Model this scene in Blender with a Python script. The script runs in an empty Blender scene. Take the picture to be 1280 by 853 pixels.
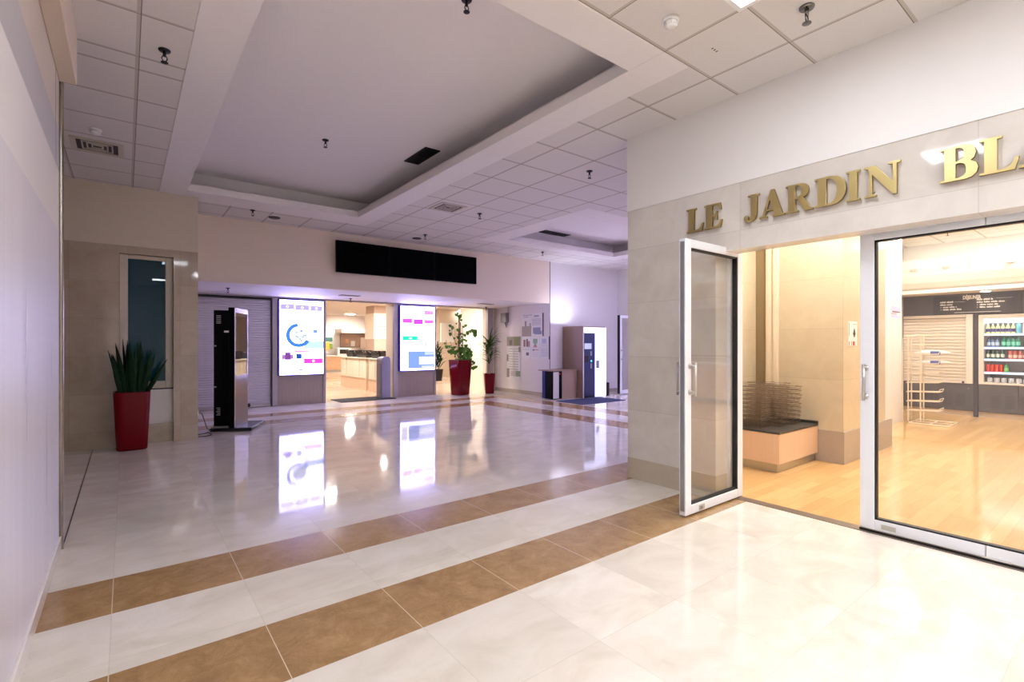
import bpy, math, random
from mathutils import Vector, Matrix
random.seed(7)
C = bpy.context.scene.collection
R = math.radians
ORG = {}

# ------------------------------------------------------------------ pixel -> place helpers (1280x853)
YAW, FPX, CX, CY, HC = R(37.84), 621.4, 640.0, 429.5, 1.45
SN, CS = math.sin(YAW), math.cos(YAW)
def ray(u, v):
    a = (u - CX) / FPX; b = -(v - CY) / FPX
    return Vector((SN + a * CS, CS - a * SN, b))
def at_y(u, v, y):
    d = ray(u, v); return Vector((0, 0, HC)) + d * (y / d.y)
def at_z(u, v, z):
    d = ray(u, v); return Vector((0, 0, HC)) + d * ((z - HC) / d.z)

# ------------------------------------------------------------------ materials
def lin(c):
    return tuple(((x / 255) / 12.92 if x <= 10 else ((x / 255 + .055) / 1.055) ** 2.4) for x in c)
class NT:
    def __init__(s, name):
        s.m = bpy.data.materials.new(name); s.m.use_nodes = True
        s.t = s.m.node_tree; s.t.nodes.clear()
        s.out = s.n('ShaderNodeOutputMaterial')
    def n(s, typ, **kw):
        nd = s.t.nodes.new(typ)
        for k, v in kw.items(): setattr(nd, k, v)
        return nd
    def l(s, a, b): s.t.links.new(a, b)
    def math(s, op, a, b=None, c=None):
        nd = s.n('ShaderNodeMath', operation=op)
        for i, x in enumerate((a, b, c)):
            if x is None: continue
            if isinstance(x, (int, float)): nd.inputs[i].default_value = x
            else: s.l(x, nd.inputs[i])
        return nd.outputs[0]
    def mix(s, fac, a, b, blend='MIX'):
        nd = s.n('ShaderNodeMix', data_type='RGBA', blend_type=blend)
        for sock, x in ((nd.inputs[0], fac), (nd.inputs[6], a), (nd.inputs[7], b)):
            if isinstance(x, (int, float)): sock.default_value = x
            elif isinstance(x, tuple): sock.default_value = (*x[:3], 1)
            else: s.l(x, sock)
        return nd.outputs[2]
    def coords(s):
        tc = s.n('ShaderNodeTexCoord'); sp = s.n('ShaderNodeSeparateXYZ')
        s.l(tc.outputs['Object'], sp.inputs[0]); s.tc = tc
        return tc.outputs['Object'], sp.outputs[0], sp.outputs[1], sp.outputs[2]
    def noise(s, co, scale, detail=4, rough=.55, stretch=None, dist=0):
        nd = s.n('ShaderNodeTexNoise'); nd.inputs['Scale'].default_value = scale
        nd.inputs['Detail'].default_value = detail; nd.inputs['Roughness'].default_value = rough
        nd.inputs['Distortion'].default_value = dist
        if stretch:
            mp = s.n('ShaderNodeMapping'); mp.inputs['Scale'].default_value = stretch
            s.l(co, mp.inputs[0]); co = mp.outputs[0]
        s.l(co, nd.inputs['Vector']); return nd.outputs[0]
    def ramp(s, fac, stops):
        nd = s.n('ShaderNodeValToRGB'); e = nd.color_ramp.elements
        while len(e) < len(stops): e.new(.5)
        for el, (p, c) in zip(e, stops): el.position = p; el.color = (*c[:3], 1)
        s.l(fac, nd.inputs[0]); return nd.outputs[0]
    def bsdf(s, col, rough=.5, metal=0, coat=0, bump=None, bstr=.1, bdist=.01, ior=1.5):
        b = s.n('ShaderNodeBsdfPrincipled')
        for sock, x in ((b.inputs['Base Color'], col), (b.inputs['Roughness'], rough)):
            if isinstance(x, tuple): sock.default_value = (*x[:3], 1)
            elif isinstance(x, (int, float)): sock.default_value = x
            else: s.l(x, sock)
        b.inputs['Metallic'].default_value = metal
        b.inputs['Coat Weight'].default_value = coat
        b.inputs['IOR'].default_value = ior
        if bump is not None:
            bp = s.n('ShaderNodeBump'); bp.inputs['Strength'].default_value = bstr
            bp.inputs['Distance'].default_value = bdist
            s.l(bump, bp.inputs['Height']); s.l(bp.outputs[0], b.inputs['Normal'])
        s.l(b.outputs[0], s.out.inputs[0]); return s.m
def lines(nt, x, x0, p, w):
    m = nt.math('FLOORED_MODULO', nt.math('ADD', x, -x0 + w / 2), p)
    return nt.math('LESS_THAN', m, w)

def M(name, rgb, rough=.5, metal=0, var=.06, scale=9, coat=0, bstr=0, stretch=None, ior=1.5):
    nt = NT(name); co, *_ = nt.coords(); c = lin(rgb)
    n = nt.noise(co, scale, stretch=stretch)
    col = nt.mix(n, tuple(x * (1 - var) for x in c), tuple(min(1, x * (1 + var)) for x in c))
    return nt.bsdf(col, rough, metal, coat, n if bstr else None, bstr, ior=ior)
def EM(name, rgb, s):
    nt = NT(name); e = nt.n('ShaderNodeEmission')
    e.inputs[0].default_value = (*lin(rgb), 1); e.inputs[1].default_value = s
    nt.l(e.outputs[0], nt.out.inputs[0]); return nt.m
def GLASS(name, tint=(.93, .96, .95), refl=1.0, ior=1.5):
    nt = NT(name); t = nt.n('ShaderNodeBsdfTransparent'); t.inputs[0].default_value = (*tint, 1)
    g = nt.n('ShaderNodeBsdfGlossy'); g.inputs['Roughness'].default_value = .01
    ge = nt.n('ShaderNodeNewGeometry'); dt = nt.n('ShaderNodeVectorMath', operation='DOT_PRODUCT')
    nt.l(ge.outputs['Normal'], dt.inputs[0]); nt.l(ge.outputs['Incoming'], dt.inputs[1])
    k = nt.math('POWER', nt.math('SUBTRACT', 1, nt.math('ABSOLUTE', dt.outputs['Value'])), 5); r0 = ((ior - 1) / (ior + 1)) ** 2
    mx = nt.n('ShaderNodeMixShader'); nt.l(nt.math('MULTIPLY', nt.math('MULTIPLY_ADD', k, 1 - r0, r0), refl), mx.inputs[0])
    nt.l(t.outputs[0], mx.inputs[1]); nt.l(g.outputs[0], mx.inputs[2])
    nt.l(mx.outputs[0], nt.out.inputs[0]); return nt.m

P = .628
def marble():
    nt = NT('polished_cream_marble'); co, x, y, z = nt.coords()
    ix = nt.math('FLOOR', nt.math('DIVIDE', nt.math('ADD', x, .06), P))
    iy = nt.math('FLOOR', nt.math('DIVIDE', nt.math('ADD', y, -2.28), P))
    cb = nt.n('ShaderNodeCombineXYZ'); nt.l(ix, cb.inputs[0]); nt.l(iy, cb.inputs[1])
    wn = nt.n('ShaderNodeTexWhiteNoise', noise_dimensions='2D'); nt.l(cb.outputs[0], wn.inputs[0])
    v = nt.n('ShaderNodeVectorMath', operation='ADD'); nt.l(co, v.inputs[0])
    sc = nt.n('ShaderNodeVectorMath', operation='SCALE'); nt.l(cb.outputs[0], sc.inputs[0]); sc.inputs[3].default_value = 3.7
    nt.l(sc.outputs[0], v.inputs[1])
    vein = nt.noise(v.outputs[0], 2.2, 7, .62, (1, 1.6, 1), .6)
    a = nt.ramp(vein, [(.32, lin((218, 209, 193))), (.5, lin((231, 223, 209))), (.68, lin((240, 234, 223)))])
    a = nt.mix(nt.math('MULTIPLY', wn.outputs[0], .34), a, lin((210, 201, 187)))
    g = nt.math('MAXIMUM', lines(nt, x, -.06, P, .004), lines(nt, y, 2.28, P, .004))
    a = nt.mix(nt.math('MULTIPLY', g, .26), a, lin((176, 164, 146)))
    wav = nt.noise(co, 1.1, 2)
    r = nt.math('MULTIPLY_ADD', vein, .06, .035)
    return nt.bsdf(a, r, bump=wav, bstr=.10, bdist=.012)
def brown_stone():
    nt = NT('brown_stone_band'); co, x, y, z = nt.coords()
    n1 = nt.noise(co, 6.0, 10, .78, None, .5); n2 = nt.noise(co, 90, 3, .6)
    a = nt.ramp(n1, [(.3, lin((124, 92, 56))), (.52, lin((160, 124, 80))), (.72, lin((186, 152, 106)))])
    a = nt.mix(nt.math('MULTIPLY', n2, .35), a, lin((196, 166, 126)))
    a = nt.mix(lines(nt, x, -.06, P, .0045), a, lin((216, 196, 164)))
    return nt.bsdf(a, nt.math('MULTIPLY_ADD', n2, .14, .09), bump=n2, bstr=.04, bdist=.003)
def clad(name, lo, hi, py, pz, y0=0, z0=0, rough=.16, axis=1, grout=.4):
    nt = NT(name); co, x, y, z = nt.coords(); h = y if axis == 1 else x
    i = nt.math('FLOOR', nt.math('DIVIDE', nt.math('ADD', h, -y0), py)); j = nt.math('FLOOR', nt.math('DIVIDE', nt.math('ADD', z, -z0), pz))
    cb = nt.n('ShaderNodeCombineXYZ'); nt.l(i, cb.inputs[0]); nt.l(j, cb.inputs[1])
    wn = nt.n('ShaderNodeTexWhiteNoise', noise_dimensions='2D'); nt.l(cb.outputs[0], wn.inputs[0])
    n = nt.noise(co, 3.2, 7, .65, None, .7)
    f = nt.math('MULTIPLY_ADD', wn.outputs[0], .30, nt.math('MULTIPLY_ADD', n, 1.2, -.28))
    a = nt.mix(nt.math('MINIMUM', nt.math('MAXIMUM', f, 0), 1), lin(lo), lin(hi))
    g = nt.math('MAXIMUM', lines(nt, h, y0, py, .004), lines(nt, z, z0, pz, .004))
    a = nt.mix(nt.math('MULTIPLY', g, grout), a, tuple(k * .55 for k in lin(lo)))
    return nt.bsdf(a, rough)
def ceil_tile(name, x0, y0, shift=False):
    nt = NT(name); co, x, y, z = nt.coords()
    if shift: y = nt.math('SUBTRACT', y, nt.math('MULTIPLY', nt.math('GREATER_THAN', y, 4.9), .23))
    w = .024
    g = nt.math('MAXIMUM', lines(nt, x, x0, P, w), lines(nt, y, y0, P, w))
    g2 = nt.math('MAXIMUM', lines(nt, x, x0 + w * .5, P, .006), lines(nt, y, y0 + w * .5, P, .006))
    n = nt.noise(co, 160, 2)
    a = nt.mix(n, lin((216, 210, 204)), lin((230, 224, 218)))
    a = nt.mix(g, a, lin((196, 186, 174))); a = nt.mix(g2, a, lin((128, 118, 108)))
    return nt.bsdf(a, .8, bump=nt.math('SUBTRACT', n, nt.math('MULTIPLY', g, 2)), bstr=.25, bdist=.003)
def plank(name, lo, hi, rough=.1, w=.12, L=1.2, along_x=True):
    nt = NT(name); co, x, y, z = nt.coords()
    a_, b_ = (y, x) if along_x else (x, y)
    row = nt.math('FLOOR', nt.math('DIVIDE', a_, w))
    b2 = nt.math('ADD', b_, nt.math('MULTIPLY', row, .437))
    cell = nt.math('FLOOR', nt.math('DIVIDE', b2, L))
    cb = nt.n('ShaderNodeCombineXYZ'); nt.l(row, cb.inputs[0]); nt.l(cell, cb.inputs[1])
    wn = nt.n('ShaderNodeTexWhiteNoise', noise_dimensions='2D'); nt.l(cb.outputs[0], wn.inputs[0])
    n = nt.noise(co, 3, 5, .6, (1, 14, 1) if along_x else (14, 1, 1))
    f = nt.math('ADD', nt.math('MULTIPLY', wn.outputs[0], .6), nt.math('MULTIPLY', n, .4))
    a = nt.mix(f, lin(lo), lin(hi))
    g = nt.math('MAXIMUM', lines(nt, a_, 0, w, .003), lines(nt, b2, 0, L, .003))
    a = nt.mix(nt.math('MULTIPLY', g, .35), a, tuple(k * .5 for k in lin(lo)))
    return nt.bsdf(a, nt.math('MULTIPLY_ADD', n, .08, rough))
def grain(name, lo, hi, rough=.4, axis=2):
    nt = NT(name); co, *_ = nt.coords(); st = [26, 26, 26]; st[axis] = 1.2
    n = nt.noise(co, 1.4, 6, .6, tuple(st), .4)
    return nt.bsdf(nt.mix(n, lin(lo), lin(hi)), rough)
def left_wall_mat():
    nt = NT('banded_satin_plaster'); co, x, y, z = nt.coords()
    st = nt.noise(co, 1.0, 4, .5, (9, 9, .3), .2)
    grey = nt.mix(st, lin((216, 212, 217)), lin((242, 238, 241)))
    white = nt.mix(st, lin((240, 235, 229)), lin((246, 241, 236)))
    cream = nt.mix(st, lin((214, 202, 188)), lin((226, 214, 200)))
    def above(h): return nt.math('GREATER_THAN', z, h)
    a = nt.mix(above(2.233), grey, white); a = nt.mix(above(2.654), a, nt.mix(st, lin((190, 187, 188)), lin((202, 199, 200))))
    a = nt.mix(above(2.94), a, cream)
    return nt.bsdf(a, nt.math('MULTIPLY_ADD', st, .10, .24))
def shutter_mat(name, rgb, p=.05, rough=.4):
    nt = NT(name); co, x, y, z = nt.coords()
    n = nt.noise(co, 6); return nt.bsdf(nt.mix(n, tuple(k * .95 for k in lin(rgb)), lin(rgb)), rough, .15)

m_floor = marble(); m_brown = brown_stone()
m_tile = ceil_tile('mineral_ceiling_tile', .07, 2.25); m_tileL = ceil_tile('mineral_ceiling_tile_side', .07, 4.78, True)
m_band = M('painted_ceiling_band', (238, 232, 228), .75, var=.02)
m_cove = M('painted_coffer', (238, 232, 229), .8, var=.02)
m_leftwall = left_wall_mat()
m_beam = M('cream_beam_paint', (216, 200, 180), .6, var=.03)
m_white = M('white_wall_paint', (232, 228, 223), .55, var=.02)
m_cream = M('cream_wall_paint', (214, 200, 178), .6, var=.03)
m_fascia = M('fascia_paint', (228, 211, 190), .6, var=.02)
m_lilac = M('pale_wall_paint', (230, 224, 220), .6, var=.02)
m_stone = clad('honed_beige_stone', (204, 196, 185), (231, 226, 218), 1.56, .572, 2.24, .165, .055, 1)
m_stonelow = clad('beige_stone_plinth', (186, 174, 152), (206, 194, 174), 1.56, 2, 2.24, 0, .2, 1)
m_stoneW = clad('polished_brown_beige_stone', (168, 150, 128), (198, 182, 160), .62, .52, -.60, .23, .055, 0)
m_stoneP = clad('warm_stone_pillar', (202, 186, 158), (224, 210, 184), .9, .62, 2.27, .39, .18, 1)
m_alu = M('white_aluminium', (238, 240, 244), .35, .12, .02)
m_alug = M('grey_aluminium', (176, 178, 184), .32, .7, .03)
m_steel = M('brushed_steel', (196, 194, 190), .28, .95, .05, 4, stretch=(1, 1, 30))
m_chrome = M('chrome', (220, 220, 222), .08, 1, .01)
m_gasket = M('black_gasket', (16, 16, 18), .5)
m_glass = GLASS('clear_door_glass', (.985, .992, .99), 1.7)
m_black = M('black_plastic', (5, 5, 6), .5, ior=1.2)
m_blackg = M('black_gloss_screen', (2, 2, 3), .5, ior=1.1)
m_mirror = M('smoked_mirror_glass', (150, 145, 140), .04, .9, .01)
m_gold = M('satin_gold_metal', (208, 190, 132), .28, .85, .04)
m_goldside = M('dark_gold_edge', (150, 122, 62), .35, .9, .04)
m_wood = plank('honey_laminate_floor', (210, 164, 106), (232, 192, 134), .08, .095, .9)
m_woodc = plank('canteen_wood_floor', (202, 172, 146), (224, 198, 174), .10, .15, 1.4)
m_benchw = grain('beech_veneer', (226, 190, 158), (238, 206, 176), .4)
m_taupe = grain('taupe_wood_panel', (150, 134, 124), (182, 166, 152), .45)
m_oak = grain('grey_oak_laminate', (140, 114, 96), (170, 142, 122), .45)
m_darktop = M('dark_worktop', (70, 66, 64), .35)
m_greybase = M('grey_stone_base', (176, 164, 152), .3, var=.06)
m_red = M('red_glazed_planter', (112, 4, 18), .14, ior=1.3, var=.08)
m_soil = M('dark_soil', (34, 26, 20), .95, var=.4, scale=40)
m_shut = shutter_mat('lilac_white_shutter', (214, 208, 214))
m_shut2 = shutter_mat('cream_shutter', (232, 222, 210))
m_anth = M('anthracite_panel', (84, 80, 80), .4, var=.05)
m_anthd = M('dark_grille', (52, 50, 52), .5)
m_chalk = M('white_lettering', (252, 250, 246), .6, var=.01)
m_ceilshop = M('shop_ceiling_paint', (236, 226, 214), .7, var=.02)
m_mat = M('dark_entrance_mat', (52, 50, 54), .95, var=.3, scale=60)
m_mat2 = M('blue_grey_mat', (48, 54, 92), .95, var=.3, scale=60)
m_cable = M('black_cable', (12, 12, 12), .5)
m_whitep = M('white_plastic', (236, 234, 230), .4, var=.02)
m_dark = M('dark_metal', (40, 36, 34), .4, .5)
m_paper = M('white_paper', (232, 230, 228), .6, var=.03)
m_navy = M('navy_plastic', (40, 58, 128), .35)
m_machine = M('blue_black_machine_front', (34, 44, 84), .28)
m_lightpanel = EM('ceiling_light_diffuser', (244, 247, 255), 20)
m_lightpanel2 = EM('hall_light_diffuser', (246, 247, 255), 49)
m_violetfill = EM('violet_fill_diffuser', (200, 194, 255), 70)
m_downl = EM('downlight_lens', (255, 249, 240), 440)
m_downl2 = EM('soft_downlight_lens', (255, 246, 232), 40)
m_cafelight = EM('canteen_light_lens', (255, 250, 244), 420)
m_tube = EM('cove_tube', (255, 246, 232), 9)
m_litpanel = EM('backlit_white_panel', (206, 206, 255), 2.4)

# ------------------------------------------------------------------ mesh builder
class MB:
    def __init__(s): s.v = []; s.f = []; s.mi = []; s.m = 0
    def add(s, vs, fs):
        o = len(s.v); s.v += [tuple(v) for v in vs]
        s.f += [tuple(i + o for i in f) for f in fs]; s.mi += [s.m] * len(fs); return s
    def box(s, x0, x1, y0, y1, z0, z1):
        return s.add([(x0, y0, z0), (x1, y0, z0), (x1, y1, z0), (x0, y1, z0), (x0, y0, z1), (x1, y0, z1), (x1, y1, z1), (x0, y1, z1)],
                     [(0, 3, 2, 1), (4, 5, 6, 7), (0, 1, 5, 4), (1, 2, 6, 5), (2, 3, 7, 6), (3, 0, 4, 7)])
    def quad(s, *p): return s.add(p, [tuple(range(len(p)))])
    def cyl(s, p0, p1, r0, r1=None, n=12):
        r1 = r0 if r1 is None else r1
        p0, p1 = Vector(p0), Vector(p1); d = (p1 - p0).normalized()
        a = d.orthogonal().normalized(); b = d.cross(a); vs = []
        for p, r in ((p0, r0), (p1, r1)):
            for i in range(n):
                t = 2 * math.pi * i / n; vs.append(p + a * (math.cos(t) * r) + b * (math.sin(t) * r))
        fs = [(i, (i + 1) % n, n + (i + 1) % n, n + i) for i in range(n)] + [tuple(range(n - 1, -1, -1)), tuple(range(n, 2 * n))]
        return s.add(vs, fs)
    def tube(s, pts, r, n=6, closed=False):
        pts = [Vector(p) for p in pts]; k = len(pts); vs = []; up = Vector((.13, .31, .94))
        for i, p in enumerate(pts):
            if closed: d = (pts[(i + 1) % k] - pts[i - 1]).normalized()
            else: d = (pts[min(i + 1, k - 1)] - pts[max(i - 1, 0)]).normalized()
            a = d.cross(up); a = (a if a.length > .05 else d.orthogonal()).normalized(); b = d.cross(a)
            for j in range(n):
                t = 2 * math.pi * j / n; vs.append(p + a * (math.cos(t) * r) + b * (math.sin(t) * r))
        fs = []
        for i in range(k if closed else k - 1):
            i2 = (i + 1) % k
            for j in range(n): fs.append((i * n + j, i * n + (j + 1) % n, i2 * n + (j + 1) % n, i2 * n + j))
        if not closed: fs += [tuple(range(n - 1, -1, -1)), tuple((k - 1) * n + j for j in range(n))]
        return s.add(vs, fs)
    def lathe(s, prof, cx, cy, n=24, power=2, rot=0):
        # profile of (radius, z); power>2 squares the section off
        vs = []; k = len(prof)
        for r, z in prof:
            for i in range(n):
                t = 2 * math.pi * i / n; c, q = math.cos(t), math.sin(t)
                f = 1 / ((abs(c) ** power + abs(q) ** power) ** (1 / power))
                x, y = c * f * r, q * f * r
                vs.append((cx + x * math.cos(rot) - y * math.sin(rot), cy + x * math.sin(rot) + y * math.cos(rot), z))
        fs = [(a * n + i, a * n + (i + 1) % n, (a + 1) * n + (i + 1) % n, (a + 1) * n + i) for a in range(k - 1) for i in range(n)]
        fs += [tuple(range(n - 1, -1, -1)), tuple((k - 1) * n + i for i in range(n))]
        return s.add(vs, fs)
    def ext(s, prof, y0, y1):       # (x,z) outline extruded along y
        n = len(prof); vs = [(x, y0, z) for x, z in prof] + [(x, y1, z) for x, z in prof]
        return s.add(vs, [(i, (i + 1) % n, n + (i + 1) % n, n + i) for i in range(n)] + [tuple(range(n - 1, -1, -1)), tuple(range(n, 2 * n))])
    def turn(s, ox, oy, ang):       # rotate everything so far about a vertical axis, local -> world
        c, q = math.cos(ang), math.sin(ang)
        s.v = [(ox + x * c - y * q, oy + x * q + y * c, z) for x, y, z in s.v]; return s
    def build(s, name, mats, parent=None, smooth=False, bevel=0, solid=0):
        me = bpy.data.meshes.new(name); o_ = ORG.get(parent.name, Vector()) if parent else Vector()
        me.from_pydata([(v[0] - o_.x, v[1] - o_.y, v[2] - o_.z) for v in s.v], [], s.f)
        if not isinstance(mats, (list, tuple)): mats = [mats]
        for m in mats: me.materials.append(m)
        me.polygons.foreach_set('material_index', s.mi)
        if smooth: me.polygons.foreach_set('use_smooth', [True] * len(s.f))
        me.update(); ob = bpy.data.objects.new(name, me); C.objects.link(ob)
        if parent: ob.parent = parent
        ORG[ob.name] = o_
        if solid:
            md = ob.modifiers.new('thick', 'SOLIDIFY'); md.thickness = solid
        if bevel:
            md = ob.modifiers.new('edge', 'BEVEL'); md.width = bevel; md.segments = 2; md.limit_method = 'ANGLE'
        return ob
def box(*a): return MB().box(*a)
def tag(o, label, cat, group=None):
    o['label'] = label; o['category'] = cat
    if group: o['group'] = group
    return o
def thing(name, label, cat, loc, group=None):
    o = bpy.data.objects.new(name, None); o.empty_display_size = .1; o.location = loc; C.objects.link(o)
    ORG[o.name] = Vector(loc); return tag(o, label, cat, group)
def struct(name, mb, m, bevel=0, label=None, **k):
    o = mb.build(name, m, bevel=bevel, **k); o['kind'] = 'structure'
    if label: o['label'] = label
    return o
def sroot(name, loc, label=None):
    o = bpy.data.objects.new(name, None); o.empty_display_size = .1; o.location = loc; C.objects.link(o)
    ORG[o.name] = Vector(loc); o['kind'] = 'structure'
    if label: o['label'] = label
    return o
def dup(root, loc, label, group=None):
    r = root.copy(); C.objects.link(r); r.location = loc; r['label'] = label; ORG[r.name] = Vector(loc)
    if group: r['group'] = group
    for ch in list(root.children):
        c = ch.copy(); C.objects.link(c); c.parent = r
        for g in list(ch.children):
            d = g.copy(); C.objects.link(d); d.parent = c
    return r
def holes(mb, X0, X1, Y0, Y1, z0, z1, hs):
    xs = sorted({X0, X1, *[min(max(v, X0), X1) for h in hs for v in h[:2]]}); ys = sorted({Y0, Y1, *[min(max(v, Y0), Y1) for h in hs for v in h[2:]]})
    for i in range(len(xs) - 1):
        for j in range(len(ys) - 1):
            cx, cy = (xs[i] + xs[i + 1]) / 2, (ys[j] + ys[j + 1]) / 2
            if not any(h[0] < cx < h[1] and h[2] < cy < h[3] for h in hs): mb.box(xs[i], xs[i + 1], ys[j], ys[j + 1], z0, z1)
    return mb
DG = None
def to_mesh(ob, name, mat, parent):
    bpy.context.view_layer.update(); dg = bpy.context.evaluated_depsgraph_get()
    me = bpy.data.meshes.new_from_object(ob.evaluated_get(dg)); me.name = name
    me.materials.clear(); me.materials.append(mat); mw = ob.matrix_world.copy(); d = ob.data
    bpy.data.objects.remove(ob); bpy.data.curves.remove(d)
    o_ = ORG.get(parent.name, Vector()) if parent else Vector()
    me.transform(Matrix.Translation(-o_) @ mw)
    n = bpy.data.objects.new(name, me); C.objects.link(n); n.parent = parent; ORG[n.name] = o_; return n
FACE = {'-x': Matrix(((0, 0, -1, 0), (-1, 0, 0, 0), (0, 1, 0, 0), (0, 0, 0, 1))), '-y': Matrix(((1, 0, 0, 0), (0, 0, -1, 0), (0, 1, 0, 0), (0, 0, 0, 1)))}
def text(body, loc, size, face, mat, parent, name='lettering', align='LEFT', depth=.001, sx=1, bold=0):
    cu = bpy.data.curves.new(name, 'FONT'); cu.body = body; cu.size = size; cu.extrude = depth; cu.offset = bold; cu.align_x = align
    cu.resolution_u = 2
    ob = bpy.data.objects.new(name, cu); C.objects.link(ob)
    ob.matrix_world = Matrix.Translation(loc) @ FACE[face] @ Matrix.Diagonal((sx, 1, 1, 1)); return to_mesh(ob, name, mat, parent)

ZC = 3.66
# ================================================================== SETTING
# floor -----------------------------------------------------------------
bands = [(-.37, 4.49, 2.28, 2.795), (-.37, 11.8, 3.42, 3.93),                      # near pair
         (.87, 7.24, 9.73, 10.2), (.87, 8.38, 10.74, 11.2), (6.72, 7.24, 3.93, 9.73), (7.88, 8.38, 3.93, 10.74)]
bands = [(a, b, c, d) for a, b, c, d in bands]
fl = MB(); holes(fl, -4, 11.8, 3.47, 12.5, -.05, 0, bands); holes(fl, -.37, 4.49, -6, 3.47, -.05, 0, bands)
fl.m = 1
for a, b, c, d in bands:
    if c < 3.47 < d:
        fl.box(a, 4.30, c, 3.47, -.05, 0); fl.box(a, b, 3.47, d, -.05, 0)
    else: fl.box(a, b, c, d, -.05, 0)
struct('floor', fl, [m_floor, m_brown])
struct('trim_floor_joint', box(-.360, -.352, 4.72, 8.86, 0, .0015), m_dark)
struct('floor_shop', box(4.60, 14.2, -6, 3.47, -.05, 0), m_wood)
struct('floor_canteen', box(-1, 24, 12.5, 27, -.05, 0), m_woodc)
struct('trim_threshold', box(4.49, 4.60, -1.0, 2.40, -.03, .004), M('threshold_metal', (132, 118, 106), .4, .4))
# ceilings --------------------------------------------------------------
T1o, T1i = (.38, 3.55, 2.27, 9.05), (.70, 3.21, 2.60, 8.52)
T2o, T2i = (5.95, 10.25, 5.64, 8.78), (6.42, 9.82, 6.05, 8.40)
ce = MB(); holes(ce, .38, 4.30, -6, 9.97, ZC, ZC + .06, [T1o]); holes(ce, 4.30, 11.8, 3.47, 9.97, ZC, ZC + .06, [T2o])
struct('ceiling', ce, m_tile)
cl = MB().box(-4, .38, -6, 9.97, ZC, ZC + .06); struct('ceiling_left', cl, m_tileL)
for nm, o, i in (('ceiling_coffer', T1o, T1i), ('ceiling_coffer_small', T2o, T2i)):
    b = MB(); holes(b, *o, ZC - .006, ZC + .10, [i])
    struct(nm + '_band', b, m_band, .004)
    e = .34; I = (i[0] - e, i[1] + e, i[2] - e, i[3] + e); zt = 4.02
    b = MB().box(*I, zt, zt + .05)
    holes(b, I[0] - .03, I[1] + .03, I[2] - .03, I[3] + .03, ZC + .10, zt, [I])
    struct(nm, b, m_cove)
struct('ceiling_soffit', box(.862, 9.04, 10.12, 12.5, 2.53, 2.62), m_lilac)
struct('ceiling_shop', box(4.6, 14.2, -6, 3.47, 3.52, 3.6), ceil_tile('shop_ceiling_tile', .2, .1))
struct('ceiling_canteen', box(-1, 24, 12.5, 27, 2.95, 3.05), M('canteen_ceiling_paint', (232, 222, 214), .7, var=.02))
# walls -----------------------------------------------------------------
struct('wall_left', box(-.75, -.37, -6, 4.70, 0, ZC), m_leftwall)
struct('trim_beam', box(-.37, -.275, -6, 4.70, 3.29, ZC), m_beam, .006)
struct('baseboard_left', box(-.37, -.358, -6, 4.70, 0, .093), M('pale_stone_skirting', (236, 230, 220), .12, var=.05), .002)
struct('trim_edge_strip', MB().cyl((-.362, 4.716, .0), (-.362, 4.716, 3.29), .016, n=16).box(-.40, -.372, 4.70, 4.712, 0, 3.29), M('brass_steel_strip', (150, 142, 128), .22, .9), smooth=False)
struct('wall_side', box(-4.2, -4, 4.5, 9, 0, ZC), m_cream)
struct('wall_side_near', box(-4, -.75, 4.5, 4.70, 0, ZC), m_cream)
struct('wall_back', box(-4, 4.6, -6.2, -6, 0, ZC), m_white)
# window wall
b = MB(); b.box(-4, -.073, 8.86, 9.2, 0, 2.826); b.box(.557, .862, 8.86, 9.2, 0, 2.826); b.box(-.073, .557, 8.86, 9.2, 2.72, 2.826)
b.box(-.073, .557, 8.94, 9.2, 0, .275)
struct('wall_window_stone', b, m_stoneW)
struct('wall_window', box(-4, .862, 8.85, 9.2, 2.826, ZC).box(.70, .862, 9.2, 12.7, 0, ZC), m_cream)
w = sroot('window_1', (.24, 9.0, .775), 'tall dark teal window set in the beige stone wall behind the red planter')
b = MB(); x0, x1, z0, z1 = -.073, .557, .79, 2.72
b.box(x0, .024, 8.97, 9.03, z0, z1); b.box(.465, x1, 8.97, 9.03, z0, z1); b.box(.024, .465, 8.97, 9.03, 2.665, z1); b.box(.024, .465, 8.97, 9.03, z0, .895)
b.build('window_frame', M('cream_window_frame', (206, 192, 174), .3), w, bevel=.006)
box(.024, .465, 8.995, 9.01, .895, 2.665).build('pane', GLASS('teal_night_glass', (.10, .34, .42), .7, 1.5), w)
box(-.073, .557, 8.95, 9.03, .775, .79).build('window_sill', m_dark, w)
box(-.073, .557, 8.96, 9.2, .275, .775).build('lower_panel', M('cream_infill_panel', (232, 226, 218), .4), w)
struct('wall_night', box(-1.5, .68, 10.6, 10.7, .3, 3.4), M('teal_night_surface', (46, 92, 104), .7))
# fascia, shop-front recess
struct('wall_fascia', box(.862, 9.04, 9.97, 10.12, 2.53, ZC), m_fascia)
struct('wall_posters', box(9.04, 9.25, 9.97, 12.7, 0, 2.62), m_lilac)
struct('wall_far', box(9.04, 12.0, 9.97, 10.12, 2.62, ZC).box(9.25, 12.0, 9.97, 10.12, 0, 2.62), m_lilac)
struct('trim_far_corner', box(9.035, 9.047, 9.963, 9.972, 0, ZC), m_dark)
struct('wall_right', box(11.8, 12.0, 3.47, 9.97, 0, ZC), m_lilac)
struct('baseboard_posters', box(9.028, 9.04, 9.98, 12.5, 0, .10), m_greybase)
struct('baseboard_far', box(9.05, 11.79, 9.955, 9.97, 0, .10), m_greybase)
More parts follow.
